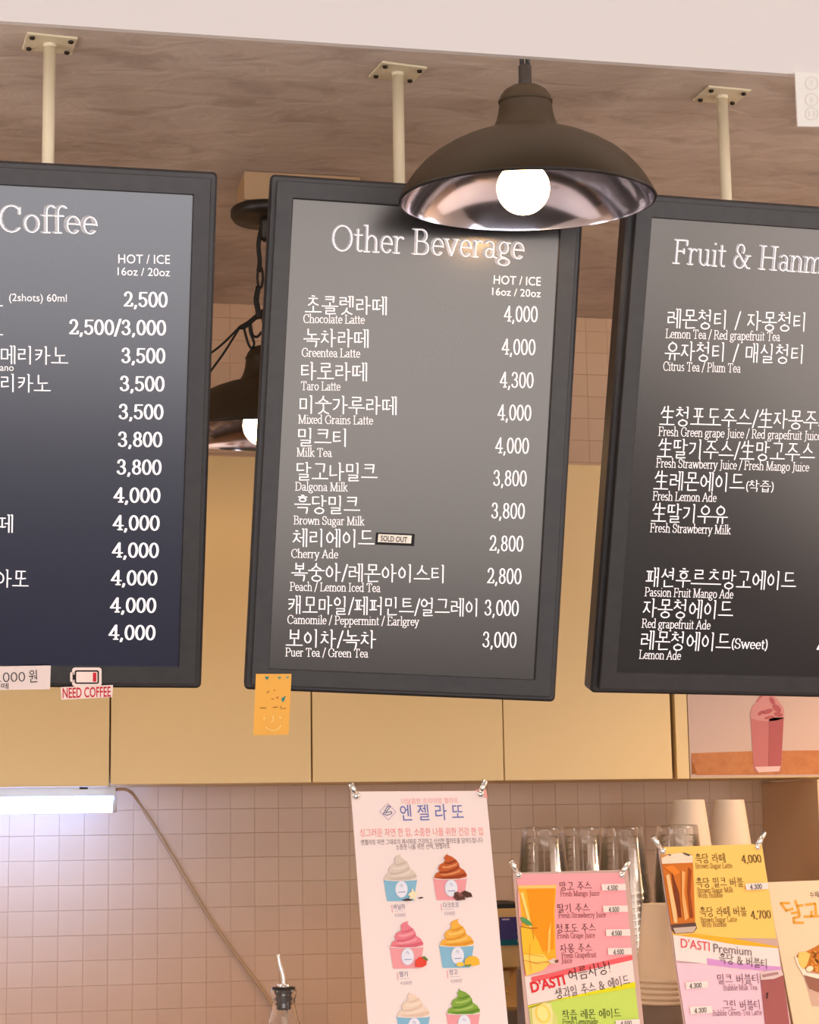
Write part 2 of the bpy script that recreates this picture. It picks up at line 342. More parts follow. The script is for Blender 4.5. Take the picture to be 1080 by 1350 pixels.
def serif(txt, rx=.040, ry=.019, track=0.0, slant=0.0):
    k = (txt, rx, ry, track, slant)
    if k in _TC: return _TC[k]
    x = 0; paths = []
    for ch in txt:
        adv, g = GL[ch]; paths += [[(px + x + slant * py, py) for (px, py) in p] for p in g]; x += adv + track
    _TC[k] = pen(paths, rx, ry); return _TC[k]
def write(sheet, parent, name, shape, pl, pr, size, m, layer=1, mid=.34, label=None):
    """set a line of lettering on a sheet from pixel pl to pixel pr (its middle height), em `size` pixels high"""
    vs, fs = shape; a, b = sheet.uv(*pl), sheet.uv(*pr); d = b - a; wloc = d.length
    x0 = min(v[0] for v in vs); x1 = max(v[0] for v in vs)
    sx = wloc / (x1 - x0); px = math.hypot(pr[0] - pl[0], pr[1] - pl[1]); sy = size * wloc / px
    ex = d / wloc; ez = Vector((-ex.y, ex.x)); mb = MB(); P = []
    for (x, y) in vs:
        q = a + ex * (x - x0) * sx + ez * (y - mid) * sy; P.append((q.x, -.0004 * layer, q.y))
    mb.add(P, fs, m); o = mb.build(name, None, parent, recalc=False)
    if label: o['label'] = label
    return o
def hangul(sheet, parent, name, txt, pl, pr, h, m, layer=1, bold=.012, label=None):
    return write(sheet, parent, name, sans(txt, bold), pl, pr, h / .87, m, layer, .36, label)
# brush-serif Hangul, composed from its letters
def _el(cx, cy, rx, ry): return Ar(cx, cy, rx, ry, 90, 450)
_S = [Ln(.50, 1, .44, .62, .26, .26, .02, .02), Ln(.46, .60, .66, .26, .98, .04)]
_J = [Ln(.06, .94, .93, .94), Ln(.52, .92, .44, .55, .26, .24, .02, .02), Ln(.46, .50, .66, .22, .98, .04)]
def cons(c, vert):
    """one consonant in a unit box"""
    g1 = [Ln(.06, .93, .86, .93), Ln(.86, .93, .78, .52, .50, .20, .10, .0)] if vert else [Ln(.02, .94, .94, .94), Ln(.94, .94, .92, .45, .86, .02)]
    d1 = [Ln(.08, .95, .92, .95), Ln(.10, .95, .10, .06), Ln(.10, .06, 1, .12)]
    T = {'g': g1, 'n': [Ln(.10, 1, .10, .06), Ln(.10, .06, 1, .12)], 'd': d1,
         'r': [Ln(.06, .96, .90, .96), Ln(.90, .96, .90, .54), Ln(.10, .54, .90, .54), Ln(.10, .54, .10, .04), Ln(.10, .04, 1, .09)],
         'm': [Ln(.08, .94, .92, .94), Ln(.92, .94, .92, .04), Ln(.10, .94, .10, .02), Ln(.10, .06, .92, .06)],
         'b': [Ln(.10, 1, .10, .0), Ln(.90, 1, .90, .0), Ln(.10, .52, .90, .52), Ln(.10, .05, .90, .05)],
         's': _S, 'o': [_el(.5, .45, .43, .44), Ln(.44, 1.0, .54, .92)], 'j': _J,
         'c': [Ln(.38, 1.08, .62, 1.04)] + [[(x, y * .84) for x, y in p] for p in _J],
         'k': g1 + ([Ln(.10, .50, .74, .54)] if vert else [Ln(.04, .50, .92, .52)]), 't': d1 + [Ln(.12, .52, .88, .52)],
         'p': [Ln(.06, .95, .94, .95), Ln(.32, .95, .36, .08), Ln(.68, .95, .64, .08), Ln(.0, .06, 1, .08)],
         'h': [Ln(.38, 1.10, .62, 1.06), Ln(.04, .80, .96, .80), _el(.5, .32, .36, .33)]}
    if len(c) == 2: return [[(x * .47 + .53 * i, y) for x, y in p] for i in (0, 1) for p in cons(c[1], vert)]
    return T[c]
CHO = 'g gg n d dd r m b bb s ss o j jj c k t p h'.split()
JONG = ['', 'g', 'gg', 'gs', 'n', 'nj', 'nh', 'd', 'r', 'rg', 'rm', 'rb', 'rs', 'rt', 'rp', 'rh', 'm', 'b', 'bs', 's', 'ss', 'o', 'j', 'c', 'k', 't', 'p', 'h']
def _st(x): return [Ln(x, .0, x, .99), Ln(x - .16, 1.0, x, .97)]
VV = {0: _st(.42) + [Ln(.42, .50, .98, .50)], 1: _st(.22) + _st(.74) + [Ln(.22, .50, .74, .50)], 2: _st(.42) + [Ln(.42, .62, .95, .62), Ln(.42, .38, .95, .38)],
      4: _st(.66) + [Ln(.02, .50, .66, .50)], 5: _st(.40) + _st(.86) + [Ln(-.12, .50, .40, .50)], 6: _st(.66) + [Ln(.02, .64, .66, .64), Ln(.02, .36, .66, .36)],
      7: _st(.40) + _st(.86) + [Ln(-.1, .64, .40, .64), Ln(-.1, .36, .40, .36)], 20: _st(.60)}
HV = {8: [Ln(0, .10, 1, .10), Ln(.5, .10, .5, .95)], 12: [Ln(0, .10, 1, .10), Ln(.34, .10, .34, .95), Ln(.66, .10, .66, .95)], 13: [Ln(0, .78, 1, .78), Ln(.5, .78, .5, -.16)],
      17: [Ln(0, .78, 1, .78), Ln(.36, .78, .32, -.12), Ln(.66, .78, .68, -.16)], 18: [Ln(0, .40, 1, .40)]}
MX = {9: (8, 0), 10: (8, 1), 11: (8, 20), 14: (13, 4), 15: (13, 5), 16: (13, 20), 19: (18, 20)}
def fit(P, b): return [[(b[0] + x * (b[1] - b[0]), b[2] + y * (b[3] - b[2])) for x, y in p] for p in P]
def syllable(ch):
    i = ord(ch) - 0xAC00; c, v, f = CHO[i // 588], i % 588 // 28, JONG[i % 28]; o = []
    if v in VV:
        o += fit(cons(c, True), (.06, .50, .50, .92) if f else (.06, .50, .24, .82)) + fit(VV[v], (.54, .95, .40, .98) if f else (.54, .95, .0, .98))
    elif v in HV:
        o += fit(cons(c, False), (.22, .78, .64, .96) if f else (.20, .80, .46, .94)) + fit(HV[v], (.02, .98, .40, .62) if f else (.02, .98, .06, .42))
    else:
        h, w_ = MX[v]; o += fit(cons(c, False), (.10, .54, .64, .94) if f else (.10, .54, .50, .88)) + fit(HV[h], (.02, .62, .42, .62) if f else (.02, .62, .16, .46)) + fit(VV[w_], (.64, .97, .38, .98) if f else (.64, .97, .0, .98))
    if f: o += fit(cons(f, False), (.20, .84, -.02, .32))
    return o
HANJA = {'\u751f': [Ln(.30, .96, .24, .78, .10, .60), Ln(.26, .74, .88, .74), Ln(.52, 1.0, .52, .06), Ln(.22, .42, .84, .42), Ln(.04, .04, .97, .04)]}
def myungjo(txt, rx=.045, ry=.032):
    k = ('mj', txt, rx, ry)
    if k in _TC: return _TC[k]
    x = 0; paths = []
    for ch in txt:
        if ch == ' ': x += .42; continue
        if 0xAC00 <= ord(ch) < 0xD7A4: g, adv, sc, dy = syllable(ch), 1.04, 1, 0
        elif ch in HANJA: g, adv, sc, dy = HANJA[ch], 1.04, 1, 0
        else: adv, g = GL[ch]; sc, dy = 1.15, .08; adv *= 1.15
        paths += [[(q[0] * sc + x, q[1] * sc + dy) for q in p] for p in g]; x += adv
    _TC[k] = pen(paths, rx, ry); return _TC[k]
def hangul_serif(sheet, parent, name, txt, pl, pr, h, m, layer=1, rx=.045, ry=.032, label=None):
    return write(sheet, parent, name, myungjo(txt, rx, ry), pl, pr, h, m, layer, .47, label)
def shape_px(mb, sheet, pts, m, layer):
    """a flat printed shape from its outline in the photograph"""
    mb.poly([(q.x, -.0004 * layer, q.y) for q in (sheet.uv(*p) for p in pts)], m)
def ell(cx, cy, rx, ry, a0=0, a1=360, n=20, rot=0):
    out = []
    for k in range(n + (0 if a1 - a0 == 360 else 1)):
        a = radians(a0 + (a1 - a0) * k / n); x, y = rx * cos(a), ry * sin(a); c, s = cos(radians(rot)), sin(radians(rot))
        out.append((cx + c * x - s * y, cy + s * x + c * y))
    return out
def line_px(mb, sheet, pts, wpx, m, layer):
    pts = [Vector(p) for p in pts]
    for a, b in zip(pts[:-1], pts[1:]):
        d = (b - a).normalized(); n = Vector((-d.y, d.x)) * wpx / 2; d = d * wpx * .25
        shape_px(mb, sheet, [a - d + n, b + d + n, b + d - n, a - d - n], m, layer)

# ------------------------------------------------------------------ the room
YW = 4.129; ZC = EYE + 1.1358; YCAB = 3.829; ZCAB = EYE + .0995
X0, X1, YF = -2.2, 3.0, -3.2
def struct(name, mb, m): o = mb.build(name, m); o['kind'] = 'structure'; return o
struct('wall_back', MB().box(X0, X1, YW, YW + .12, 0, ZC, None), TILE)
struct('ceiling', MB().box(X0, X1, YF, YW + .12, ZC, ZC + .1, None), CONCRETE)
struct('floor', MB().box(X0, X1, YF - 3, YW + .12, -.1, 0, None), noise_mat('grey_floor', (52, 47, 44), (64, 58, 54), 5, rough=.5))
wf = MB()
for x in (-1.9, -.35, 1.2, 2.83): wf.box(x, x + .07, YF - .06, YF - .01, .1, 2.35, None)  # unseen posts, added to vary the reflections in the boards
wf.box(-1.9, 2.9, YF - .06, YF - .01, .1, .18, None).box(-1.9, 2.9, YF - .06, YF - .01, 2.28, 2.35, None)
struct('window_1', wf, mat('dark_window_frame', (60, 56, 54), .4))
wf = MB()
for y in (-2.62, -1.44, -.25): wf.box(X1 - .05, X1 - .0005, y, y + .06, .33, 2.27, None)
struct('added_side_window', wf, mat('dark_window_frame'))  # unseen frame, made up to go with the added side light
plain = mat('warm_wall_paint', (206, 190, 174), .7)
struct('wall_left', MB().box(X0 - .1, X0, YF, YW + .12, 0, ZC, None), plain)
struct('wall_right', MB().box(X1, X1 + .1, YF, YW + .12, 0, ZC, None), plain)
struct('wall_front', MB().box(X0, -1.9, YF - .1, YF, 0, ZC, None).box(2.9, X1, YF - .1, YF, 0, ZC, None).box(-1.9, 2.9, YF - .1, YF, 2.35, ZC, None).box(-1.9, 2.9, YF - .1, YF, 0, .1, None), plain)
# lower white ceiling bulkhead in front of the concrete
e0 = at_depth(0, 29, 2.2); e1 = at_depth(1050, 96.5, 2.2)
zb = (e0.z + e1.z) / 2
struct('trim_1', MB().box(X0, X1, 2.2, 2.209, zb, ZC, None).box(X0, X1, 1.0, 2.2, ZC - .02, ZC, None), WHITE_PAINT)

# ------------------------------------------------------------------ wall cabinets
ZT = EYE + .744
edges = [(-.62, .2135, 'cream wall cabinet above the white light tube', False), (.2165, .6035, 'cream wall cabinet behind the gap between the coffee and other beverage boards', False),
         (.6065, .9905, 'cream wall cabinet behind the other beverage board', False), (.9925, 1.3425, 'cream wall cabinet behind the gap beside the fruit drinks board', False), (1.3525, 2.2, 'cream wall cabinet carrying the pink smoothie poster', True)]
for (x0, x1, lab, last) in edges:
    dz = -.003 if x0 < 0 else 0
    t = tag(empty('wall_cabinet', ((x0 + x1) / 2, YCAB, ZCAB + dz)), lab, 'cabinet', 'row of cream wall cabinets')
    hx = (x1 - x0) / 2; h = ZT - ZCAB
    bevel(MB().box(-hx + .002, hx - .002, .0195, YW - YCAB - .0005, .002, h, None).build('cabinet_body', CABINET_BOX, t), .001, 1)
    if not last: bevel(MB().box(-hx, hx, 0, .018, 0, h - .002, None).build('door', CABINET, t), .0015, 2)
    else:
        bevel(MB().box(-hx, -hx + .0265, 0, .018, 0, h - .002, None).build('stile', CABINET, t), .0012, 2)
        bevel(MB().box(-hx + .0275, hx, 0, .018, 0, h - .002, None).build('door', CABINET, t), .0015, 2)

# poster of a pink smoothie on the last cabinet door (a printed picture)
pm = Matrix.Translation((1.38, YCAB - .0016, ZCAB + .003))
P = Sheet(pm)
po = tag(empty('smoothie_poster', mtx=pm), 'printed poster of a pink smoothie glass on a wooden table, under the fruit drinks board', 'poster')
MB().box(0, .42, 0, .0014, 0, .30, None).build('paper', ink((204, 178, 166)), po)
mb = MB(); shape_px(mb, P, [(911.5, 993), (1000, 990), (1100, 989), (1100, 1021), (917, 1022)], noise_mat('printed_wood', (178, 108, 54), (190, 122, 66), 60, rough=.5), 1)
shape_px(mb, P, [(911.5, 993), (913, 1004), (919, 1020), (912, 1021)], ink((160, 96, 48)), 2); mb.build('table_print', None, po, False)
mb = MB()
shape_px(mb, P, [(989.5, 945), (1033.5, 945), (1030, 1012), (1028, 1018), (996, 1018), (993.5, 1012)], ink((190, 116, 116)), 2)
shape_px(mb, P, [(1014, 946), (1033, 946), (1029.5, 1011), (1013, 1012)], ink((172, 92, 94)), 3)
shape_px(mb, P, [(995, 1011), (1029, 1010), (1027, 1017), (1000, 1018.5)], ink((226, 190, 186)), 4)
shape_px(mb, P, [(989, 947), (989.5, 938), (992, 931), (997, 926), (1000, 919), (1006, 914), (1014, 912), (1019, 917), (1024, 921), (1028, 927), (1032, 931), (1034, 938), (1033.5, 947), (1023, 950), (1012, 951), (1000, 950)], ink((204, 142, 140)), 3)
for (cx, cy, rx, ry, rt) in ((1018, 924, 6, 3, 60), (1024, 934, 7, 4, 40), (1012, 938, 7, 3, -20), (1003, 940, 5, 2.4, -35), (1026, 942, 6, 3, 10), (1014, 946, 7, 2, -10)):
    shape_px(mb, P, ell(cx, cy, rx, ry, rot=rt, n=12), ink((176, 92, 98)), 4)
line_px(mb, P, [(998, 925), (1003, 919), (1006, 914)], 1.6, ink((200, 110, 112)), 5); mb.build('smoothie_print', None, po, False)

# tall panel on the right of the niche
t = tag(empty('side_panel', (1.66, 3.97, 0)), 'tall cream side panel at the end of the tiled niche', 'panel')
bevel(MB().box(-.008, .018, -.145, YW - 3.97 - .001, .9, ZCAB - .004 , None).build('board', mat('tan_panel', (222, 190, 152), .5), t), .0015)

# counters out of frame that carry the things
t = tag(empty('back_counter', (.6, 3.80, 0)), 'cream back counter along the tiled wall', 'counter')
bevel(MB().box(-2.4, 1.04, -.32, .325, .94, .98, None).build('worktop', mat('worktop', (208, 190, 166), .4), t), .003)
MB().box(-2.4, 1.04, -.28, .325, 0, .94, None).build('cabinet_front', CABINET_BOX, t)
t = tag(empty('service_counter', (.6, 2.45, 0)), 'service counter in front of the baristas', 'counter')
bevel(MB().box(-2.6, 2.35, -.34, .28, 1.10, 1.14, None).build('worktop', mat('white_stone_top', (228, 226, 230), .35), t), .003)
MB().box(-2.6, 2.35, -.28, .22, 0, 1.10, None).build('front_panel', mat('counter_front', (150, 118, 88), .5), t)

# ------------------------------------------------------------------ LED tube and its cable
l0 = at_depth(-160, 1045, 3.93); l1 = at_depth(152, 1044, 3.93)
t = tag(empty('light_tube', (l1.x, 3.93, ZCAB)), 'lit white tube light under the cream cabinet, on the tiled wall', 'light')
bevel(MB().box(-.46, 0.0, -.018, .018, -.020, -.0005, None).build('housing', mat('white_plastic', (226, 222, 226), .4), t), .002)
MB().tube([(-.455, -.004, -.036), (-.006, -.004, -.036)], .0145, None, 16).build('tube', LED, t)
MB().tube([(-.006, -.004, -.036), (0.002, -.004, -.036)], .0150, None, 16).build('end_cap', mat('white_plastic'), t)
for x in (-.30, -.062): MB().box(x - .008, x + .008, -.0195, -.0182, -.006, -.001, None).build('clip', BOLT, t)
pts = [at_depth(154, 1041, 3.93), at_depth(166, 1041, 3.95), at_depth(176, 1048, 4.05), at_depth(188, 1066, YW - .012)] + [at_depth(x, y, YW - .0055) for x, y in ((206, 1094), (240, 1150), (272, 1203), (300, 1244), (330, 1284), (362, 1328), (398, 1378), (414, 1402))]
tag(MB().tube(spline(pts, 6), .0032, None, 8).build('power_cable', mat('beige_cable', (190, 160, 124), .5)), 'beige cable running down the tiled wall from the light tube', 'cable')

# ------------------------------------------------------------------ ceiling poles
def pole(px, py, yend, lab, turn):
    p = at_height(px, py, ZC - .006)
    t = tag(empty('ceiling_pole', (p.x, p.y, ZC)), lab, 'pole', 'cream poles that hold up the menu boards')
    t.rotation_euler.z = radians(turn)
    bevel(MB().box(-.036, .036, -.031, .031, -.004, -.0004, None).build('ceiling_plate', POLE, t), .0008, 1)
    MB().tube([(0, 0, -.004), (0, 0, yend)], .0088, None, 20).build('rod', POLE, t)
    MB().lathe([(.0088, -.009), (.0098, -.0042)], None, n=20).build('weld_collar', POLE, t)
    for (x, y) in ((-.0275, -.0205), (.0275, -.0205), (-.0275, .0205), (.0275, .0205)):
        MB().lathe([(.0040, -.0042), (.0040, -.0068), (.0022, -.008)], None, (x, y, 0), 8, cap1=True).build('bolt', BOLT, t)
    return t, p
POLES = []
for (px, py, tn, lab) in ((65.5, 60.5, 6, 'cream ceiling pole with bolted plate above the coffee board'), (524.5, 98, 9, 'cream ceiling pole with bolted plate above the other beverage board'), (952, 128.5, 4, 'cream ceiling pole with bolted plate above the fruit drinks board')):
    POLES.append(pole(px, py, -.38, lab, tn))

# ------------------------------------------------------------------ menu boards
def rodrigues(v):
    v = Vector(v); return Matrix.Rotation(v.length, 3, v.normalized()) if v.length > 1e-9 else Matrix.Identity(3)
HS, WS = .6605, .38
def menu_board(rv, loc, lab, screen_mat, i):
    m = Matrix.Translation(Vector(loc) + Vector((0, 0, EYE))) @ rodrigues(rv).to_4x4()
    t = tag(empty('menu_board', mtx=m), lab, 'menu board', 'framed menu boards over the counter')
    b, L = .0240, .0335; w2 = WS / 2
    MB().rbox(-w2 - L, w2 + L, .007, .044, -HS - L + .001, L, .007, None).build('back_case', BLACK_FRAME, t)
    y0, y1 = -.006, .008; O = (-w2 - b, w2 + b, -HS - b, b); I = (-w2, w2, -HS, 0)
    fr = []
    for y in (y0, y1):
        for q in (O, I): fr += [(q[0], y, q[2]), (q[1], y, q[2]), (q[1], y, q[3]), (q[0], y, q[3])]
    mb = MB(); fs = []
    for k in range(4):
        n = (k + 1) % 4
        fs += [(k, n, 4 + n, 4 + k), (8 + k, 12 + k, 12 + n, 8 + n), (k, 8 + k, 8 + n, n), (4 + k, 4 + n, 12 + n, 12 + k)]
    mb.add(fr, fs)
    bevel(mb.build('bezel', BLACK_FRAME, t), .0012, 2)
    MB().box(-w2, w2, .0002, .006, -HS, 0, None).build('screen', screen_mat, t)
    pp = POLES[i][1]; q = m.inverted() @ Vector((pp.x, pp.y, ZC - .33))
    MB().box(q.x - .05, q.x + .05, .044, max(q.y - .004, .056), q.z - .02, q.z + .05, None).build('hanger_bracket', BLACK_FRAME, t)
    return t, Sheet(m @ Matrix.Translation((0, 0, 0)))
def screen(name, rgb, rough, spec, em=0, ec=None):
    m = mat(name, rgb, rough, spec=spec, emit=em, ecol=ec, coat=0, ior=1.5)
    if not em: m.node_tree.nodes['Principled BSDF'].inputs['Specular Tint'].default_value = (1, .91, .84, 1)
    return m
B1 = menu_board((.2774, .0048, -.0185), (.0636, 2.6195, .8737), 'dark coffee menu board with a navy screen and price column', screen('navy_screen', (13, 15, 40), .21, 1.0, .18, (18, 22, 58)), 0)
B2 = menu_board((.2056, .0384, -.0978), (.5841, 2.6125, .8697), 'dark menu board headed Other Beverage, behind the lit pendant lamp', screen('charcoal_screen', (24, 24, 28), .21, 1.0), 1)
B3 = menu_board((.2940, .0205, -.0020), (1.0908, 2.5746, .8551), 'dark fruit drinks menu board headed Fruit and Hanma', screen('slate_screen', (26, 26, 31), .21, 1.0), 2)
TW, TS, TG = text_mat(60), text_mat(50), mat('display_grey', (165, 163, 167), .5, emit=.30, ecol=(200, 196, 200))
def heading(B, txt, pl, pr, size, dx=1.6, dy=.8):
    write(B[1], B[0], 'heading', serif(txt, .058, .027), pl, pr, size, TG, 1)
    write(B[1], B[0], 'heading_reflection', serif(txt, .017, .013), (pl[0] + dx, pl[1] + dy), (pr[0] + dx, pr[1] + dy), size, TW, 2, label='thin white reflected double of the heading')  # offset white copy puts the glass's double reflection into the lettering
def items(B, rows, sl, hk=23.5, hc=16):
    for (k, kx0, kx1, ky, e, ex0, ex1, ey) in rows:
        if k: hangul_serif(B[1], B[0], 'item_name', k, (kx0, ky - .5), (kx1, ky - .5 + sl * (kx1 - kx0)), hk, TW)
        if e: write(B[1], B[0], 'item_caption', serif(e, .044, .024, -.01), (ex0, ey + 1), (ex1, ey + 1 + sl * (ex1 - ex0)), hc, TS)
def prices(B, rows, size, sl, rx=.05, ry=.028):
    for (p, x0, x1, y) in rows: write(B[1], B[0], 'price', serif(p, rx, ry), (x0, y), (x1, y + sl * (x1 - x0)), size, TW)
# board 1
heading(B1, 'Coffee', (-2, 287.5), (127, 291), 50)
write(B1[1], B1[0], 'cup_size_note', sans('HOT / ICE', .0), (156, 341), (224, 342), 17, TW, mid=.35)
write(B1[1], B1[0], 'cup_size_note', sans('16oz / 20oz', .0), (155, 357.5), (224, 359), 15, TW, mid=.35)
for (k, x0, x1, y, h) in (('에스프레소', -104, 4, 393, 23), ('아메리카노', -110, 4, 431, 23), ('아메리카노', -22, 90, 467.5, 25), ('아메리카노', -44, 67, 504, 25), ('카페라떼', -75, 17, 689, 25), ('마끼아또', -48, 38, 762, 25)):
    hangul_serif(B1[1], B1[0], 'item_name', k, (x0, y), (x1, y + .02 * (x1 - x0)), h - 1, TW)
write(B1[1], B1[0], 'item_caption', sans('(2shots) 60ml'), (12, 392.5), (88, 393.5), 14.5, TS, mid=.3)
write(B1[1], B1[0], 'item_caption', sans('Americano'), (-38, 484.5), (18, 485), 13.5, TS, mid=.3)
prices(B1, [('2,500', 163, 221, 394.5), ('2,500/3,000', 91, 219, 431), ('3,500', 160, 218, 468.5), ('3,500', 158, 217, 505.5), ('3,500', 156.5, 215.5, 542.5), ('3,800', 155.5, 214, 579), ('3,800', 154, 213, 615.5),
            ('4,000', 149.5, 211.5, 652.5), ('4,000', 148.5, 210.5, 689), ('4,000', 147.5, 209.5, 725), ('4,000', 146, 207.5, 761.5), ('4,000', 145, 206, 797.5), ('4,000', 143, 205, 833.5)], 27, .01, .062, .034)
# board 2
heading(B2, 'Other Beverage', (437, 313), (690, 325), 47)
write(B2[1], B2[0], 'cup_size_note', sans('HOT / ICE'), (651, 368.5), (713, 371), 16, TW, mid=.35)
write(B2[1], B2[0], 'cup_size_note', sans('16oz / 20oz'), (649, 384), (713, 387), 14, TW, mid=.35)
items(B2, [('초콜렛라떼', 402, 510, 402.5, 'Chocolate Latte', 400, 481, 419), ('녹차라떼', 400, 486, 446, 'Greentea Latte', 398, 475, 463.5), ('타로라떼', 397, 484, 490, 'Taro Latte', 397, 449, 507.5),
           ('미숫가루라떼', 395, 523, 534, 'Mixed Grains Latte', 393, 492, 551.5), ('밀크티', 393, 456, 577, 'Milk Tea', 391, 438, 595), ('달고나밀크', 391, 498, 622, 'Dalgona Milk', 389, 459, 640),
           ('흑당밀크', 388, 475, 665.5, 'Brown Sugar Milk', 387, 481, 684.5), ('체리에이드', 386, 494, 709.5, 'Cherry Ade', 384, 446, 728.5), ('복숭아/레몬아이스티', 384, 585, 754.5, 'Peach / Lemon Iced Tea', 382, 502, 772),
           ('캐모마일/페퍼민트/얼그레이', 380, 629, 798, 'Camomile / Peppermint / Earlgrey', 379, 553, 815.5), ('보이차/녹차', 377, 496, 842, 'Puer Tea / Green Tea', 376, 486, 858.5)], .016)
prices(B2, [('4,000', 664.5, 709, 413.5), ('4,000', 661.5, 706, 457), ('4,300', 659, 703.5, 500.5), ('4,000', 656, 700.5, 543.5), ('4,000', 653, 697.5, 587), ('3,800', 650.5, 694.5, 630), ('3,800', 648, 692, 673),
            ('2,800', 645.5, 690, 716), ('2,800', 642.5, 687.5, 759), ('3,000', 639, 684, 801), ('3,000', 636.5, 681, 843)], 28, .02, .050, .024)
# board 3
heading(B3, 'Fruit & Hanmade', (887, 331), (1133, 348), 42)
items(B3, [('레몬청티 / 자몽청티', 880, 1061, 420.5, 'Lemon Tea / Red grapefruit Tea', 877.5, 1029, 438.5), ('유자청티 / 매실청티', 876.5, 1058, 463, 'Citrus Tea / Plum Tea', 874.5, 977, 481.5),
           ('生청포도주스/生자몽주스', 870, 1099, 549, 'Fresh Green grape Juice / Red grapefruit Juice', 868, 1083, 567.5), ('生딸기주스/生망고주스', 867, 1075, 591.5, 'Fresh Strawberry Juice / Fresh Mango Juice', 865, 1067, 609),
           ('生레몬에이드', 862, 982, 634, 'Fresh Lemon Ade', 860.5, 945, 652.5), ('生딸기우유', 859, 960, 676.5, 'Fresh Strawberry Milk', 857, 964, 694.5), ('패션후르츠망고에이드', 851.5, 1050, 761.5, 'Passion Fruit Mango Ade', 850, 967, 779),
           ('자몽청에이드', 848, 967, 802, 'Red grapefruit Ade', 846, 937, 820.5), ('레몬청에이드', 845, 964, 844.5, 'Lemon Ade', 842.5, 898, 861.5)], .028)
hangul_serif(B3[1], B3[0], 'item_name', '(착즙)', (984, 640.5), (1020, 641.5), 14, TW)
write(B3[1], B3[0], 'item_name', serif('(Sweet)', .044, .024), (965, 849), (1012, 850.5), 18, TW, mid=.29)
prices(B3, [('4,000', 1077, 1122, 852)], 27, .02, .05, .024)

# stickers and notes on the boards
so = B2[0].matrix_world @ Matrix.Translation((0, -.0012, 0))
S_ = Sheet(so); t = tag(empty('sold_out_sticker', mtx=so), 'small white sold out sticker beside the cherry ade line', 'sticker')
mb = MB(); shape_px(mb, S_, [(496, 702), (547, 704), (546, 720), (495, 718)], ink((30, 28, 30)), 0); mb.build('black_border', None, t, False)
mb = MB(); shape_px(mb, S_, [(499, 704), (543, 706), (542, 716.5), (498, 714.5)], mat('sticker_white', (244, 238, 228), .5), 1); mb.build('paper', None, t, False)
write(S_, t, 'lettering', sans('SOLD OUT', .01), (502, 709.5), (537, 711.5), 10, ink((30, 28, 30)), 2, mid=.35)
# white price note, coffee board
so = B1[0].matrix_world @ Matrix.Translation((0, -.0085, 0)); S_ = Sheet(so)
t = tag(empty('price_note', mtx=so), 'white handwritten price note on the lower edge of the coffee board', 'note')
mb = MB()
q = [S_.uv(*p) for p in ((-70, 880), (67, 877.5), (66, 908.5), (-70, 911))]
mb.add([(p.x, y, p.y) for y in (0, .0012) for p in q], [(0, 1, 2, 3), (7, 6, 5, 4), (0, 4, 5, 1), (1, 5, 6, 2), (2, 6, 7, 3), (3, 7, 4, 0)]); mb.build('card', mat('note_white', (232, 216, 212), .5), t)
BK = ink((34, 28, 30))
write(S_, t, 'handwriting', serif('4.000', .034, .034), (-12, 893.5), (33, 892), 17, BK, 1)
hangul(S_, t, 'handwriting', '원', (38, 892), (49, 891.5), 17, BK, 1, bold=0)
hangul(S_, t, 'handwriting', '라떼', (-10, 904), (11, 904.5), 8, BK, 1, bold=0)
# NEED COFFEE sticker
so = B1[0].matrix_world @ Matrix.Translation((0, -.0072, 0)); S_ = Sheet(so)
t = tag(empty('battery_sticker', mtx=so), 'die-cut need coffee sticker with a nearly empty battery, under the coffee board', 'sticker')
WH = mat('sticker_paper', (246, 226, 218), .45); RED = ink((200, 40, 56))
def rrect(x0, y0, x1, y1, r, n=4):
    o = []
    for (cx, cy, a) in ((x1 - r, y0 + r, -90), (x1 - r, y1 - r, 0), (x0 + r, y1 - r, 90), (x0 + r, y0 + r, 180)):
        for k in range(n + 1): b = radians(a + 90 * k / n); o.append((cx + r * cos(b), cy + r * sin(b)))
    return o
mb = MB(); shape_px(mb, S_, rrect(95, 880, 134, 905, 4), WH, 0); shape_px(mb, S_, rrect(92.5, 886, 98, 899, 2), WH, 0)
shape_px(mb, S_, [(80, 906), (149, 903), (148, 919), (81, 922.5)], WH, 0); mb.build('vinyl', None, t, False)
mb = MB(); shape_px(mb, S_, rrect(98.5, 883.5, 130.5, 901.5, 2.5), BK, 1); shape_px(mb, S_, [(96, 889.5), (98.5, 889.5), (98.5, 896), (96, 896)], BK, 1)
shape_px(mb, S_, rrect(100.5, 885.5, 128.5, 899.5, 1), WH, 2); shape_px(mb, S_, [(122.5, 886.5), (127, 886.5), (127, 898.5), (122.5, 898.5)], RED, 3); mb.build('battery', None, t, False)
write(S_, t, 'lettering', sans('NEED COFFEE', .015), (82.5, 913.5), (146, 911.5), 19.5, RED, 1, mid=.35)
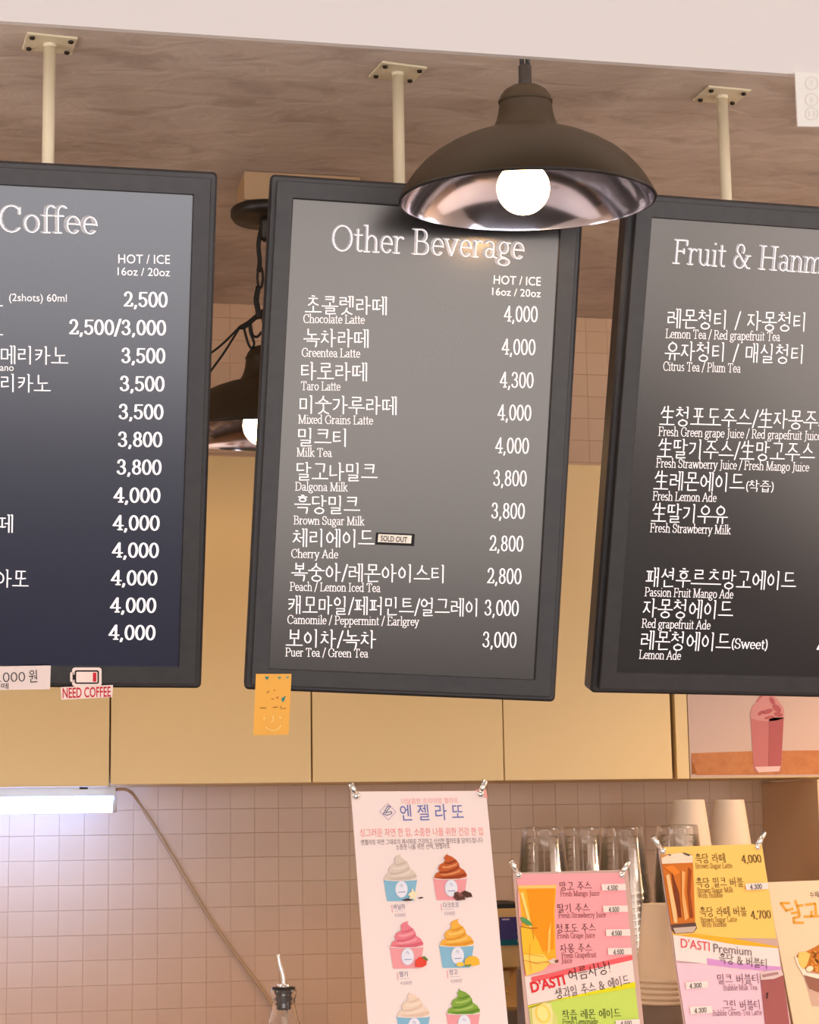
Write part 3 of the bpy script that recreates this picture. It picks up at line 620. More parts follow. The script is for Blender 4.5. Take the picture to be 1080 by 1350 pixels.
# orange card on the other beverage board
so = B2[0].matrix_world @ Matrix.Translation((0, -.0085, 0)); S_ = Sheet(so)
t = tag(empty('orange_card', mtx=so), 'small orange card with a smile drawn on it, stuck under the other beverage board', 'card')
mb = MB(); q = [S_.uv(*p) for p in ((337.5, 888.5), (384.5, 888.5), (380.5, 968.5), (334, 969.5))]
mb.add([(p.x, y, p.y) for y in (0, .001) for p in q], [(0, 1, 2, 3), (7, 6, 5, 4), (0, 4, 5, 1), (1, 5, 6, 2), (2, 6, 7, 3), (3, 7, 4, 0)]); mb.build('paper', mat('orange_paper', (238, 176, 72), .55), t)
mb = MB(); TEAL = ink((40, 130, 130)); PALE = ink((252, 216, 140)); BRN = ink((150, 90, 40))
for (x, y, s, m) in ((352, 894, 3.2, TEAL), (368.5, 894, 2.8, ink((120, 150, 110))), (379, 893.5, 2.6, ink((150, 160, 130)))):
    shape_px(mb, S_, [(x - s, y - 2), (x + s, y - 2), (x, y + s - .6)], m, 1)
shape_px(mb, S_, [(371, 921), (377, 917), (375, 923), (372.5, 926)], TEAL, 1); shape_px(mb, S_, [(365, 918), (367.5, 919.5), (365, 921.5)], ink((190, 60, 30)), 1)
for (x0, y0, x1, y1) in ((352, 913, 355, 911), (361, 910, 363, 910), (358, 921.5, 361, 921.5), (343, 933, 351, 933.5), (360, 932.5, 366, 932), (370, 931, 371.5, 935), (373, 934, 377, 934)): line_px(mb, S_, [(x0, y0), (x1, y1)], 1.0, BRN, 1)
line_px(mb, S_, ell(360, 953, 11, 10, 20, 150, n=10), 1.2, PALE, 1); line_px(mb, S_, [(360, 944), (360.5, 950), (357.5, 952)], 1.2, PALE, 1)
shape_px(mb, S_, ell(348.5, 947, 1.4, 1.4, n=8), PALE, 1); shape_px(mb, S_, ell(369.5, 946, 1.4, 1.4, n=8), PALE, 1); mb.build('drawing', None, t, False)

# ------------------------------------------------------------------ pendant lamps
def tilt(v): return rodrigues(v).to_4x4()
def pendant(loc, rv, lab, stem_top, sc=1):
    t = tag(empty('pendant_lamp', mtx=Matrix.Translation(loc) @ tilt(rv)), lab, 'lamp', 'bronze pendant lamps')
    out = [(.1715, -.001), (.1710, .002), (.1660, .0125), (.1600, .0225), (.1520, .0335), (.1405, .0465), (.1260, .0590), (.1080, .0705), (.0890, .0800), (.0700, .0872), (.0560, .0905), (.0500, .0918), (.0462, .0955), (.0425, .1015), (.0392, .109), (.0370, .118), (.0358, .127), (.0350, .1335)]
    inn = [(r - .0022, z - .0016) for (r, z) in reversed(out)]
    MB().lathe(out, BRONZE, n=72).build('shade', None, t)
    MB().lathe(inn, MIRROR, n=72).build('reflector', None, t)
    MB().tube([(.1709 * cos(2 * pi * k / 72), .1709 * sin(2 * pi * k / 72), -.0005) for k in range(72)], .0019, None, 8, True).build('rim', BRONZE_DARK, t)
    MB().lathe([(.0362, .1325), (.0366, .1355), (.0350, .1368), (.0335, .142), (.0285, .149), (.020, .1545), (.0105, .157)], BRONZE, n=40).build('cap', None, t)
    MB().lathe([(.0088, .156), (.0088, .183), (.006, .185), (.004, .1855)], None, n=24, cap1=True).build('stem', BRONZE_DARK, t)
    for dx in (-.0042, .0042): MB().tube([(dx, 0, .184), (dx * .9, 0, .21), (dx * .4, .001, .23), (0, 0, stem_top)], .0030, None, 8).build('cord', CORD, t)
    MB().lathe([(.0135, .118), (.0145, .066), (.0145, .052)], None, n=24, cap1=True, cap0=True).build('socket', mat('brass_socket', (190, 160, 110), .3, .9), t)
    prof = [(.0135, .056), (.017, .050), (.026, .040)] + [(.0355 * cos(radians(a)), .016 + .0355 * sin(radians(a))) for a in range(40, -90, -10)] + [(.0005, -.0195)]
    bo = MB().lathe(prof, BULB, n=32).build('bulb', None, t); bo.location.x = -.005
    t.scale = (sc, sc, sc); return t
L1 = at_depth(695, 264, 2.385); L2 = at_depth(351, 573, 3.329)
pendant(L1, (.078, -.012, 0), 'large lit bronze pendant lamp hanging over the other beverage board', (ZC - L1.z - .03) / .975, .975)
LAMP2 = pendant(L2, (.035, 0, 0), 'lit pendant lamp on a knotted cord, seen through the gap beside the coffee board', .235)
# ceiling block and rose of the rear lamp
c2 = at_height(351, 276, ZC - .052)
tag(bevel(MB().box(-.045, .16, -.05, .05, 0, .0515, None).build('ceiling_block', mat('beige_block', (184, 152, 118), .6)), .002), 'beige block on the concrete ceiling above the black rose', 'block').location = (c2.x, c2.y, ZC - .052)
l2i = (Matrix.Translation(L2) @ tilt((.035, 0, 0))).inverted()
R0 = Vector((c2.x, c2.y, ZC - .0525))
rz = [l2i @ (R0 + Vector((0, 0, z))) for z in (0, -.003, -.014, -.020, -.022)]
rm = l2i.to_3x3()
MB().lathe([(.060, 0), (.0625, -.003), (.0625, -.014), (.058, -.020), (.02, -.022)], BRONZE_DARK, rz[0], 40, True, True, rm).build('ceiling_rose', None, LAMP2)
MB().lathe([(.012, -.022), (.011, -.052), (.006, -.058)], BRONZE_DARK, rz[0], 20, False, True, rm).build('cord_grip', None, LAMP2)
# the tied-up cord of the rear lamp
zc = ZC - .0525
cy_ = c2.y
def ap(px, py, dy=0): return at_depth(px, py, cy_ + dy)
t = LAMP2
iv = Vector((c2.x, c2.y, zc - .06))
def loc(pts): return [l2i @ Vector(p) for p in pts]
MB().tube(loc(spline([ap(345, 300), ap(341, 322), ap(342.5, 345), ap(341, 358)], 6)), .0042, None, 8).build('upper_cord', CORD, t)
MB().tube(loc([ap(343 + 3.6 * cos(a), 366 + 14 * sin(a)) for a in [2 * pi * k / 20 for k in range(20)]]), .0022, None, 8, True).build('link', CORD, t)
MB().tube(loc(spline([ap(341, 378), ap(338, 395), ap(340, 408), ap(341, 420)], 6)), [.005] * 19, None, 8).build('lower_cord', CORD, t)
for k, (a, b) in enumerate(((0, 0), (2.5, -3), (-2, 3))):
    MB().tube(loc(spline([ap(345 + a, 412 + b, .004 * k), ap(336 + a, 419 + b, .004 * k), ap(325 + a, 428 + b), ap(316, 432)], 6)), .0034, None, 8).build('knot_strand', CORD, t)
MB().tube(loc(spline([ap(321, 430), ap(327, 452), ap(332, 459), ap(335, 452), ap(330, 438), ap(329, 428)], 8)), .0023, None, 8).build('hanging_loop', CORD, t)
MB().tube(loc(spline([ap(330, 426), ap(333, 441), ap(339, 444), ap(345, 438)], 8)), .0023, None, 8).build('hanging_loop', CORD, t)
MB().tube(loc(spline([ap(316, 431), ap(295, 452), ap(276, 467), ap(240, 492), ap(205, 520)], 6)), .0020, None, 8).build('stray_wire', CORD, t)
MB().tube(loc(spline([ap(316, 432), ap(296, 464), ap(275, 493), ap(240, 540)], 6)), .0020, None, 8).build('stray_wire', CORD, t)
MB().tube(loc(spline([ap(345, 412), ap(350, 440), ap(351, 470), L2 + Vector((0, 0, .19))], 6)), .0030, None, 8).build('lamp_cord', CORD, t)

# ------------------------------------------------------------------ white card under the bulkhead
c0 = at_depth(1049, 96.6, 2.192)
sm = Matrix.Translation(c0); S_ = Sheet(sm)
t = tag(empty('number_card', mtx=sm), 'white card with three faint circled numbers hanging from the white bulkhead', 'card')
mb = MB(); q = [S_.uv(*p) for p in ((1048.5, 95), (1122, 98), (1122, 167.5), (1052, 166.3))]
mb.add([(p.x, y, p.y) for y in (0, .003) for p in q], [(0, 1, 2, 3), (7, 6, 5, 4), (0, 4, 5, 1), (1, 5, 6, 2), (2, 6, 7, 3), (3, 7, 4, 0)]); mb.build('card', mat('card_white', (250, 246, 240), .45), t)
FNT = ink((236, 226, 219))
for (y, s) in ((110, '7'), (131.5, '6'), (150, '11')):
    mb = MB(); line_px(mb, S_, ell(1070, y, 8.2, 8.2, n=20) + [(1078.2, y)], .8, FNT, 1); mb.build('circle_mark', None, t, False)
    write(S_, t, 'number', sans(s), (1068 if len(s) < 2 else 1066, y), (1072 if len(s) < 2 else 1074, y), 10, FNT, 1, mid=.35)

# ------------------------------------------------------------------ table signs on the service counter
ZCT = 1.14
class Sign(Sheet):
    def __init__(s, name, lab, tl, tr, Y, lean, turn, height, panel_mat, border=None, cat='sign'):
        p = at_depth(*tl, Y); t_, f_ = radians(lean), radians(turn)
        ex = Vector((cos(f_), sin(f_), 0)); ez = Vector((-sin(t_) * sin(f_), sin(t_) * cos(f_), cos(t_))); ey = ez.cross(ex)
        m = Matrix.Identity(4)
        for r in range(3): m[r][0], m[r][1], m[r][2], m[r][3] = ex[r], ey[r], ez[r], p[r]
        super().__init__(m)
        wd = s.uv(*tr).x; s.w = wd; s.h = (p.z - ZCT - .012) / cos(t_)
        s.e = tag(empty(name, mtx=m), lab, cat)
        bevel(MB().box(0, wd, 0, .0016, -s.h, 0, None).build('panel', panel_mat, s.e), .0004, 1)
        inv = m.inverted()
        top = m @ Vector((wd / 2, .004, -.01)); foot = Vector((top.x, top.y + .10, ZCT + .004))
        MB().tube([inv @ top, inv @ foot], .003, None, 8).build('rear_strut', CHROME, s.e)
        for x in (.012, wd - .012):
            a = m @ Vector((x, .004, -s.h + .01)); MB().tube([inv @ a, inv @ Vector((a.x, a.y - .012, ZCT + .003))], .003, None, 8).build('foot', CHROME, s.e)
    def pins(s, left, right, r=.0035):
        for (a, b) in (left, right):
            pa, pb = s.uv(*a), s.uv(*b); d = (pa - pb).normalized()
            MB().tube([(pb.x, .001, pb.y), (pa.x, -.004, pa.y)], [r, r], None, 14).build('pole_end', CHROME, s.e)
            mb = MB(); mb.lathe([(r * 1.35, 0), (r * 1.35, .0012), (r * .9, .003), (r * .2, .0038)], None, (0, 0, 0), 16, mtx=Matrix.Rotation(radians(90), 3, 'X')); o = mb.build('grommet', CHROME, s.e); o.location = (pb.x, -.0004, pb.y)
    def shape(s, name, items_):
        mb = MB()
        for (pts, rgb, ly) in items_: shape_px(mb, s, pts, rgb if not isinstance(rgb, tuple) else ink(rgb), ly)
        return mb.build(name, None, s.e, False)

# --- gelato sign
g = Sign('gelato_sign', 'tall white gelato sign with six pictured ice cream cups', (463, 1043.5), (641, 1041), 2.30, 9, 13.5, .42, ink((242, 222, 216)))
g.pins(((461, 1034), (469.5, 1049.5)), ((638, 1029.5), (633.5, 1047)))
K2 = lambda x, y: (440 + x / 3.969, 1010 + y / 3.969)
K5 = lambda x, y: (480 + x / 5.684, 1205 + y / 5.684); K4 = lambda x, y: (470 + x / 6, 1120 + y / 6)
g.shape('corner_patch', [([(626, 1041.4), (641, 1041.2), (643, 1054)], (240, 164, 156), 1)])
PINK, BLUE = (236, 150, 150), (104, 110, 176)
mb = MB()
line_px(mb, g, [K2(283, 195), K2(325, 240), K2(286, 282), K2(240, 238), K2(283, 195)], .9, ink((200, 170, 200)), 1)
line_px(mb, g, [K2(258, 252), K2(283, 208), K2(296, 212), K2(270, 245), K2(300, 238), K2(304, 248), K2(280, 258), K2(262, 252)], 1.0, ink((90, 100, 140)), 2); mb.build('logo', None, g.e, False)
hangul(g, g.e, 'tagline', '더달콤한 프리미엄 젤라또', K2(355, 185), K2(650, 180), 6.4, ink(PINK), bold=-.004)
hangul(g, g.e, 'brand_lettering', '엔 젤 라 또', K2(348, 246), K2(678, 240), 18.5, ink(BLUE), bold=.0)
hangul(g, g.e, 'tagline', '싱그러운 자연 한 입, 소중한 나를 위한 건강 한 입', K2(137, 350), K2(780, 342), 9.5, ink((238, 140, 134)), bold=.002)
hangul(g, g.e, 'small_print', '엔젤라또 자연 그대로의 레시피로 건강하고 신선한 젤라또를 담아드립니다', K2(142, 400), K2(780, 388), 6.2, ink((120, 96, 104)), bold=.0)
hangul(g, g.e, 'small_print', '소중한 나를 위한 선택, 엔젤라또', K2(325, 425), K2(608, 418), 6.2, ink((120, 96, 104)), bold=.0)
def gelato(sx, sy, sc, cup, swirl, dark, light_, tip=0):
    """printed gelato cup; (sx, sy) is the rim centre in pixels, sc half its width"""
    T = lambda x, y: (sx + x * sc, sy + y * sc)
    L = [([T(-1, 0), T(1, -.04), T(.80, 1.25), T(.72, 1.30), T(-.72, 1.33), T(-.80, 1.28)], cup, 1),
         ([T(-1.02, .02), T(-.95, -.10), T(.95, -.14), T(1.03, -.02), T(.9, .08), T(.3, .13), T(-.4, .14), T(-.9, .10)], (246, 228, 222), 2),
         (ell(*T(.05, .62), .37 * sc, .50 * sc, n=24), (222, 222, 234), 2), (ell(*T(.05, .62), .34 * sc, .47 * sc, n=24), (232, 230, 238), 3)]
    L += [([T(-.97, .04), T(-.86, -.22), T(-.62, -.36), T(-.72, -.50), T(-.62, -.74), T(-.40, -.86), T(-.30, -1.0), T(-.38, -1.14), T(-.24, -1.34), T(-.02 + tip, -1.46), T(-.10 + tip, -1.34), T(.10, -1.20), T(.36, -1.0), T(.50, -.78), T(.52, -.60), T(.80, -.42), T(.96, -.16), T(.94, -.02), T(.5, .08), T(-.4, .10)], swirl, 4),
          ([T(-.64, -.34), T(-.2, -.36), T(.2, -.50), T(.50, -.70), T(.52, -.58), T(.2, -.38), T(-.2, -.26), T(-.6, -.24)], dark, 5),
          ([T(-.36, -.86), T(-.1, -.88), T(.14, -.98), T(.34, -1.02), T(.30, -.92), T(0, -.78), T(-.3, -.78)], dark, 5),
          ([T(-.88, -.02), T(-.4, -.02), T(.3, -.10), T(.86, -.26), T(.92, -.12), T(.5, .04), T(-.4, .07)], dark, 5),
          ([T(-.70, -.18), T(-.2, -.20), T(.3, -.34), T(.6, -.48), T(.5, -.30), T(.1, -.16), T(-.4, -.10)], light_, 6),
          ([T(-.55, -.66), T(-.2, -.64), T(.2, -.76), T(.42, -.86), T(.3, -.68), T(-.1, -.54), T(-.45, -.52)], light_, 6)]
    g.shape('cup_picture', L)
    mb = MB(); line_px(mb, g, [T(-.05, .45), T(.02, .32), T(.12, .44), T(.05, .5)], .6, ink((170, 170, 196)), 4); line_px(mb, g, [T(-.14, .80), T(.26, .78)], 1.0, ink((140, 140, 180)), 4); mb.build('cup_logo', None, g.e, False)
BLU, PNK = (134, 184, 208), (238, 156, 160)
gelato(*K4(347, 232), 22.3, BLU, (220, 202, 186), (206, 184, 168), (230, 214, 200), .05)
gelato(*K4(740, 222), 22.6, PNK, (196, 92, 40), (150, 60, 22), (222, 142, 92), -.12)
gelato(*K5(318, 240), 22.6, PNK, (232, 128, 140), (216, 100, 116), (244, 160, 168), .12)
gelato(*K5(692, 230), 23.2, BLU, (240, 176, 66), (224, 148, 40), (250, 200, 104), .14)
gelato(*K5(368, 762), 22.2, BLU, (236, 210, 188), (224, 192, 168), (244, 222, 204), -.14)
gelato(*K5(742, 740), 22.6, PNK, (134, 168, 62), (98, 138, 40), (166, 194, 96), -.2)
# printed garnishes and captions
g.shape('garnish_picture', [([K4(400, 360), K4(430, 335), K4(435, 305), K4(455, 338), K4(482, 340), K4(460, 372), K4(462, 412), K4(440, 388), K4(410, 398), K4(420, 370)], (244, 226, 184), 5), ([K4(352, 402), K4(400, 388), K4(432, 396), K4(428, 406), K4(380, 410)], (74, 50, 44), 6), ([K4(476, 386), K4(510, 376), K4(528, 382), K4(500, 392)], (74, 50, 44), 6)])
g.shape('garnish_picture', [([K4(770, 340), K4(800, 336), K4(850, 376), K4(856, 398), K4(790, 406), K4(765, 380)], (96, 58, 46), 5), ([K4(820, 346), K4(850, 326), K4(900, 346), K4(912, 376), K4(860, 384)], (82, 48, 38), 6), ([K4(778, 346), K4(800, 340), K4(838, 372), K4(810, 376)], (128, 84, 70), 7)])
g.shape('garnish_picture', [([K5(378, 396), K5(382, 350), K5(408, 325), K5(436, 322), K5(466, 350), K5(462, 385), K5(430, 402)], (228, 70, 50), 5), ([K5(428, 324), K5(450, 318), K5(472, 340), K5(474, 352), K5(450, 346)], (96, 128, 56), 6)])
g.shape('garnish_picture', [([K5(748, 380), K5(752, 340), K5(784, 318), K5(830, 318), K5(858, 342), K5(862, 380), K5(820, 392)], (246, 184, 52), 5), ([K5(684, 388), K5(696, 366), K5(732, 362), K5(750, 384), K5(716, 396)], (250, 196, 70), 6), ([K5(745, 384), K5(800, 378), K5(790, 394), K5(750, 394)], (120, 140, 50), 7)])
for (tx, a, b, pr_a, pr_b, bar) in (('바닐라', K4(293, 455), K4(384, 452), K4(302, 519), K4(388, 517), (K4(279, 440), K4(284, 498))), ('다크초코', K4(686, 441), K4(808, 438), K4(694, 506), K4(778, 504), (K4(669, 432), K4(674, 482))),
                              ('딸기', K5(265, 452), K5(326, 449), K5(272, 517), K5(358, 515), (K5(249, 438), K5(254, 496))), ('망고', K5(640, 438), K5(700, 434), K5(648, 503), K5(732, 500), (K5(623, 424), K5(628, 480)))):
    hangul(g, g.e, 'flavour_name', tx, a, b, 6.0, ink((104, 92, 132)), bold=0)
    write(g, g.e, 'flavour_price', sans('4,500원', -.004), pr_a, pr_b, 5.2, ink((168, 150, 164)), mid=.35)
    mb = MB(); line_px(mb, g, list(bar), .9, ink((232, 150, 160)), 1); line_px(mb, g, [(a[0] + 1, (a[1] + pr_a[1]) / 2), (a[0] + 13, (a[1] + pr_a[1]) / 2 - .3)], .7, ink((206, 190, 196)), 1); mb.build('flavour_rule', None, g.e, False)

# --- fresh juice sign
ACR = mat('acrylic_edge', (206, 170, 156), .2, spec=.6)
K3 = lambda x, y: (640 + x / 4.354, 1040 + y / 4.354); K6 = lambda x, y: (670 + x / 6, 1130 + y / 6); K7 = lambda x, y: (680 + x / 6, 1240 + y / 6)
j = Sign('juice_sign', 'pink and green fresh juice sign standing before the clear cups', (676.5, 1150.5), (828.5, 1146), 2.36, 7, 16.5, .34, ACR)
j.pins(((671.5, 1135), (683.5, 1153.5)), ((827, 1136.5), (819.5, 1153.5)))
j.shape('print_background', [([K3(178, 490), K3(795, 482), K3(842, 960), K3(225, 1078)], (246, 164, 168), 1), ([K3(225, 1078), K3(842, 972), K3(858, 1118), K3(243, 1240)], (240, 218, 210), 1),
                             ([K3(262, 1080), K3(840, 954), K3(844, 982), K3(264, 1112)], (240, 96, 100), 2), ([K3(243, 1245), K3(858, 1108), K3(862, 1140), K3(360, 1222), K3(247, 1262)], (226, 216, 20), 2),
                             ([K3(247, 1250), K3(858, 1122), K3(900, 1500), K3(275, 1500)], (196, 218, 96), 1), ([K3(247, 1252), K3(340, 1225), K3(410, 1300), K3(430, 1500), K3(275, 1500)], (214, 214, 120), 2)])
j.shape('juice_picture', [([K3(183, 560), K3(404, 558), K3(395, 700), K3(402, 960), K3(410, 990), K3(250, 1060), K3(222, 1040), K3(205, 760)], (250, 176, 40), 3), ([K3(236, 575), K3(396, 570), K3(388, 700), K3(392, 920), K3(300, 940), K3(262, 760)], (250, 150, 14), 4),
                          ([K3(183, 556), K3(404, 552), K3(402, 572), K3(184, 574)], (252, 200, 110), 5), ([K3(196, 600), K3(212, 592), K3(262, 790), K3(250, 800)], (254, 214, 120), 5), ([K3(356, 820), K3(372, 760), K3(366, 930), K3(352, 960)], (254, 196, 90), 5),
                          ([K3(190, 585), K3(205, 760), K3(192, 790), K3(182, 600)], (246, 168, 160), 4),
                          ([K3(197, 790), K3(240, 790), K3(272, 830), K3(300, 880), K3(330, 960), K3(300, 985), K3(212, 960)], (250, 190, 46), 6), ([K3(212, 950), K3(330, 952), K3(360, 990), K3(300, 1010), K3(214, 985)], (248, 210, 96), 7),
                          ([K3(214, 985), K3(300, 1005), K3(366, 995), K3(330, 1040), K3(228, 1075)], (250, 200, 84), 7), ([K3(192, 738), K3(215, 738), K3(252, 765), K3(265, 788), K3(230, 782), K3(200, 762)], (88, 150, 88), 8),
                          ([K3(350, 990), K3(385, 972), K3(412, 985), K3(405, 1005), K3(370, 1005)], (226, 200, 180), 8), ([K3(388, 985), K3(410, 980), K3(412, 996), K3(395, 1002)], (120, 74, 60), 9)])
mb = MB(); line_px(mb, j, [K3(196, 792), K3(250, 802), K3(290, 800)], .9, ink((120, 80, 40)), 9); line_px(mb, j, [K3(262, 806), K3(270, 868)], .7, ink((190, 120, 40)), 9); line_px(mb, j, [K3(212, 945), K3(325, 965)], .7, ink((220, 140, 40)), 9); line_px(mb, j, [K3(214, 985), K3(280, 1000), K3(355, 992)], .8, ink((210, 130, 50)), 9); line_px(mb, j, [K3(250, 890), K3(245, 970), K3(256, 1050)], .6, ink((226, 150, 40)), 9); mb.build('mango_lines', None, j.e, False)
DK = ink((70, 34, 40)); DK2 = ink((128, 66, 74))
for (k, a, b, e, c, d) in (('망고 주스', (425, 560), (608, 556), 'Fresh Mango Juice', (428, 606), (652, 602)), ('딸기 주스', (412, 686), (597, 682), 'Fresh Strawberry Juice', (417, 730), (690, 726)),
                           ('청포도 주스', (405, 802), (632, 796), 'Fresh Grape Juice', (410, 848), (627, 843)), ('자몽 주스', (427, 917), (612, 911), 'Fresh Grapefruit', (435, 961), (635, 955))):
    hangul_serif(j, j.e, 'item_name', k, K3(*a), K3(*b), 9.2, DK, 3); write(j, j.e, 'item_caption', serif(e, .040, .024), K3(*c), K3(*d), 8.4, DK2, 3, mid=.25)
write(j, j.e, 'item_caption', serif('Juice', .040, .024), K3(435, 990), K3(496, 988), 8.4, DK2, 3, mid=.25)
write(j, j.e, 'brand_lettering', sans("D'ASTI", .03), K3(258, 1141), K3(452, 1092), 15.5, ink((222, 40, 48)), 3, mid=.36)
hangul_serif(j, j.e, 'slogan', '여름사냥!', K3(475, 1072), K3(712, 1022), 13.5, DK, 3)
hangul_serif(j, j.e, 'slogan', '생과일 주스 & 에이드', K3(400, 1180), K3(826, 1097), 11, DK, 3)
hangul_serif(j, j.e, 'item_name', '착즙 레몬 에이드', K3(440, 1298), K3(776, 1288), 10, ink((60, 56, 40)), 3)
write(j, j.e, 'item_caption', serif('Fresh Lemonade', .046, .03), K3(440, 1344), K3(644, 1338), 9.2, ink((100, 110, 60)), 3, mid=.25)
def price_sticker(s, q, txt, a, b, K, size=7):
    s.shape('price_sticker', [([K(*p) for p in q], (240, 222, 212), 7)]); write(s, s.e, 'price_handwriting', serif(txt, .05, .045, 0, .15), K(*a), K(*b), size, ink((40, 30, 36)), 8)
for (x0, x1, y0, y1) in ((660, 798, 546, 585), (668, 809, 670, 709), (684, 823, 806, 846), (695, 832, 913, 953)): price_sticker(j, ((x0, y0 + 2), (x1, y0), (x1 + 3, y1 - 2), (x0 + 3, y1)), '4.500', (x0 + 32, (y0 + y1) / 2 + 5), (x0 + 92, (y0 + y1) / 2 + 3), K3)
price_sticker(j, ((740, 1330), (878, 1322), (882, 1365), (744, 1372)), '4.500', (768, 1350), (832, 1344), K3)
j.shape('lemon_picture', [([K3(262, 1262), K3(330, 1228), K3(372, 1232), K3(384, 1290), K3(372, 1500), K3(275, 1500)], (240, 222, 150), 4), (ell(*K3(325, 1292), 10, 13, n=16, rot=-20), (246, 214, 100), 5), (ell(*K3(322, 1290), 7, 10, n=16, rot=-20), (250, 228, 140), 6)])

# --- brown sugar sign
K8 = lambda x, y: (840 + x / 4.354, 1040 + y / 4.354)
b = Sign('brown_sugar_sign', 'yellow and pink bubble tea sign standing before the cream paper cups', (868, 1116.5), (1004.5, 1111.5), 2.44, 10, 20, .36, ACR)
b.pins(((858.5, 1104), (873.5, 1122)), ((1005.5, 1098), (998.5, 1116.5)))
b.shape('print_background', [([K8(130, 335), K8(715, 316), K8(800, 860), K8(205, 850)], (248, 200, 104), 1), ([K8(205, 850), K8(330, 832), K8(560, 860), K8(806, 905), K8(812, 960), K8(206, 880)], (240, 176, 44), 2),
                             ([K8(203, 840), K8(330, 855), K8(560, 895), K8(806, 915), K8(822, 1040), K8(600, 1010), K8(222, 1000)], (240, 222, 214), 3), ([K8(398, 972), K8(560, 1000), K8(822, 1022), K8(826, 1052), K8(600, 1035), K8(400, 1010)], (212, 150, 204), 4),
                             ([K8(218, 985), K8(400, 1005), K8(560, 1028), K8(824, 1045), K8(905, 1500), K8(300, 1500)], (240, 196, 208), 3)])
b.shape('latte_picture', [([K8(130, 378), K8(316, 378), K8(332, 770), K8(340, 800), K8(320, 826), K8(212, 832), K8(196, 812), K8(140, 440)], (214, 150, 90), 3), ([K8(138, 430), K8(316, 425), K8(328, 770), K8(190, 780)], (206, 112, 36), 4),
                          ([K8(135, 400), K8(180, 378), K8(240, 368), K8(314, 385), K8(314, 425), K8(138, 432)], (240, 214, 186), 5), ([K8(190, 780), K8(330, 768), K8(340, 800), K8(320, 826), K8(212, 832), K8(196, 812)], (96, 66, 56), 5), ([K8(200, 800), K8(336, 790), K8(318, 824), K8(214, 830)], (200, 176, 160), 6),
                          ([K8(160, 500), K8(178, 490), K8(220, 700), K8(226, 770), K8(206, 772)], (240, 190, 130), 6), ([K8(190, 460), K8(208, 520), K8(236, 600), K8(250, 740), K8(232, 740), K8(205, 600)], (120, 54, 22), 6),
                          ([K8(250, 470), K8(270, 480), K8(264, 600), K8(290, 740), K8(268, 760), K8(252, 640)], (236, 170, 100), 6), ([K8(290, 450), K8(306, 470), K8(300, 600), K8(318, 740), K8(300, 745), K8(284, 590)], (150, 66, 22), 6), ([K8(150, 450), K8(200, 440), K8(240, 480), K8(210, 500)], (232, 130, 40), 6),
                          ([K8(170, 374), K8(190, 382), K8(180, 388)], (60, 40, 40), 7), ([K8(255, 366), K8(300, 380), K8(290, 388), K8(262, 376)], (70, 56, 60), 7)])
for (k, x0, x1, y, h) in (('흑당 라떼', 330, 503, 402, 9.6), ('흑당 밀크 버블', 335, 608, 540, 9.6), ('흑당 라떼 버블', 356, 628, 708, 9.6)): hangul_serif(b, b.e, 'item_name', k, K8(x0, y), K8(x1, y - 4), h, ink((70, 46, 26)), 3)
for (e, x0, x1, y) in (('Brown Sugar Latte', 333, 545, 447), ('Brown Sugar Milk', 344, 550, 586), ('With Bubble', 346, 490, 616), ('Brown Sugar Latte', 362, 572, 755), ('With Bubble', 368, 512, 784)): write(b, b.e, 'item_caption', serif(e, .040, .024), K8(x0, y), K8(x1, y - 3), 7.4, ink((120, 84, 44)), 3, mid=.25)
for (p, x0, x1, y) in (('4,000', 597, 710, 404), ('4,700', 650, 765, 724)): write(b, b.e, 'price', serif(p, .05, .026), K8(x0, y), K8(x1, y - 4), 11, ink((84, 58, 30)), 3)
price_sticker(b, ((614, 546), (742, 540), (748, 576), (620, 583)), '4.300', (640, 566), (708, 561), K8, 6.5)
price_sticker(b, ((270, 1112), (396, 1104), (400, 1142), (274, 1152)), '4.300', (292, 1134), (362, 1128), K8, 6.5)
price_sticker(b, ((294, 1252), (420, 1246), (428, 1286), (300, 1296)), '4.300', (320, 1276), (390, 1270), K8, 6.5)
write(b, b.e, 'brand_lettering', sans("D'ASTI", .0), K8(247, 884), K8(412, 906), 13.5, ink((226, 70, 80)), 5, mid=.36)
write(b, b.e, 'brand_lettering', sans('Premium', .0), K8(434, 912), K8(652, 934), 12.5, ink((120, 100, 104)), 5, mid=.36)
hangul_serif(b, b.e, 'slogan', '흑당 & 버블티', K8(464, 972), K8(738, 1006), 10, ink((70, 50, 60)), 6)
for (k, x0, x1, y) in (('밀크 버블티', 457, 690, 1094), ('그린 버블티', 484, 698, 1244)): hangul_serif(b, b.e, 'item_name', k, K8(x0, y), K8(x1, y - 4), 9.6, ink((92, 60, 80)), 5)
for (e, x0, x1, y) in (('Bubble Milk Tea', 490, 686, 1147), ('Bubble Green-Tea Latte', 427, 712, 1292)): write(b, b.e, 'item_caption', serif(e, .040, .024), K8(x0, y), K8(x1, y - 5), 8, ink((130, 96, 120)), 5, mid=.25)
b.shape('bubble_tea_picture', [([K8(700, 1060), K8(830, 1048), K8(890, 1500), K8(745, 1500)], (164, 92, 90), 5), ([K8(700, 1060), K8(740, 1046), K8(820, 1040), K8(834, 1070), K8(780, 1092), K8(706, 1098)], (222, 196, 190), 6), ([K8(708, 1068), K8(800, 1052), K8(806, 1066), K8(716, 1084)], (176, 130, 132), 7), ([K8(737, 1170), K8(746, 1172), K8(742, 1210), K8(735, 1200)], (80, 44, 46), 7)])

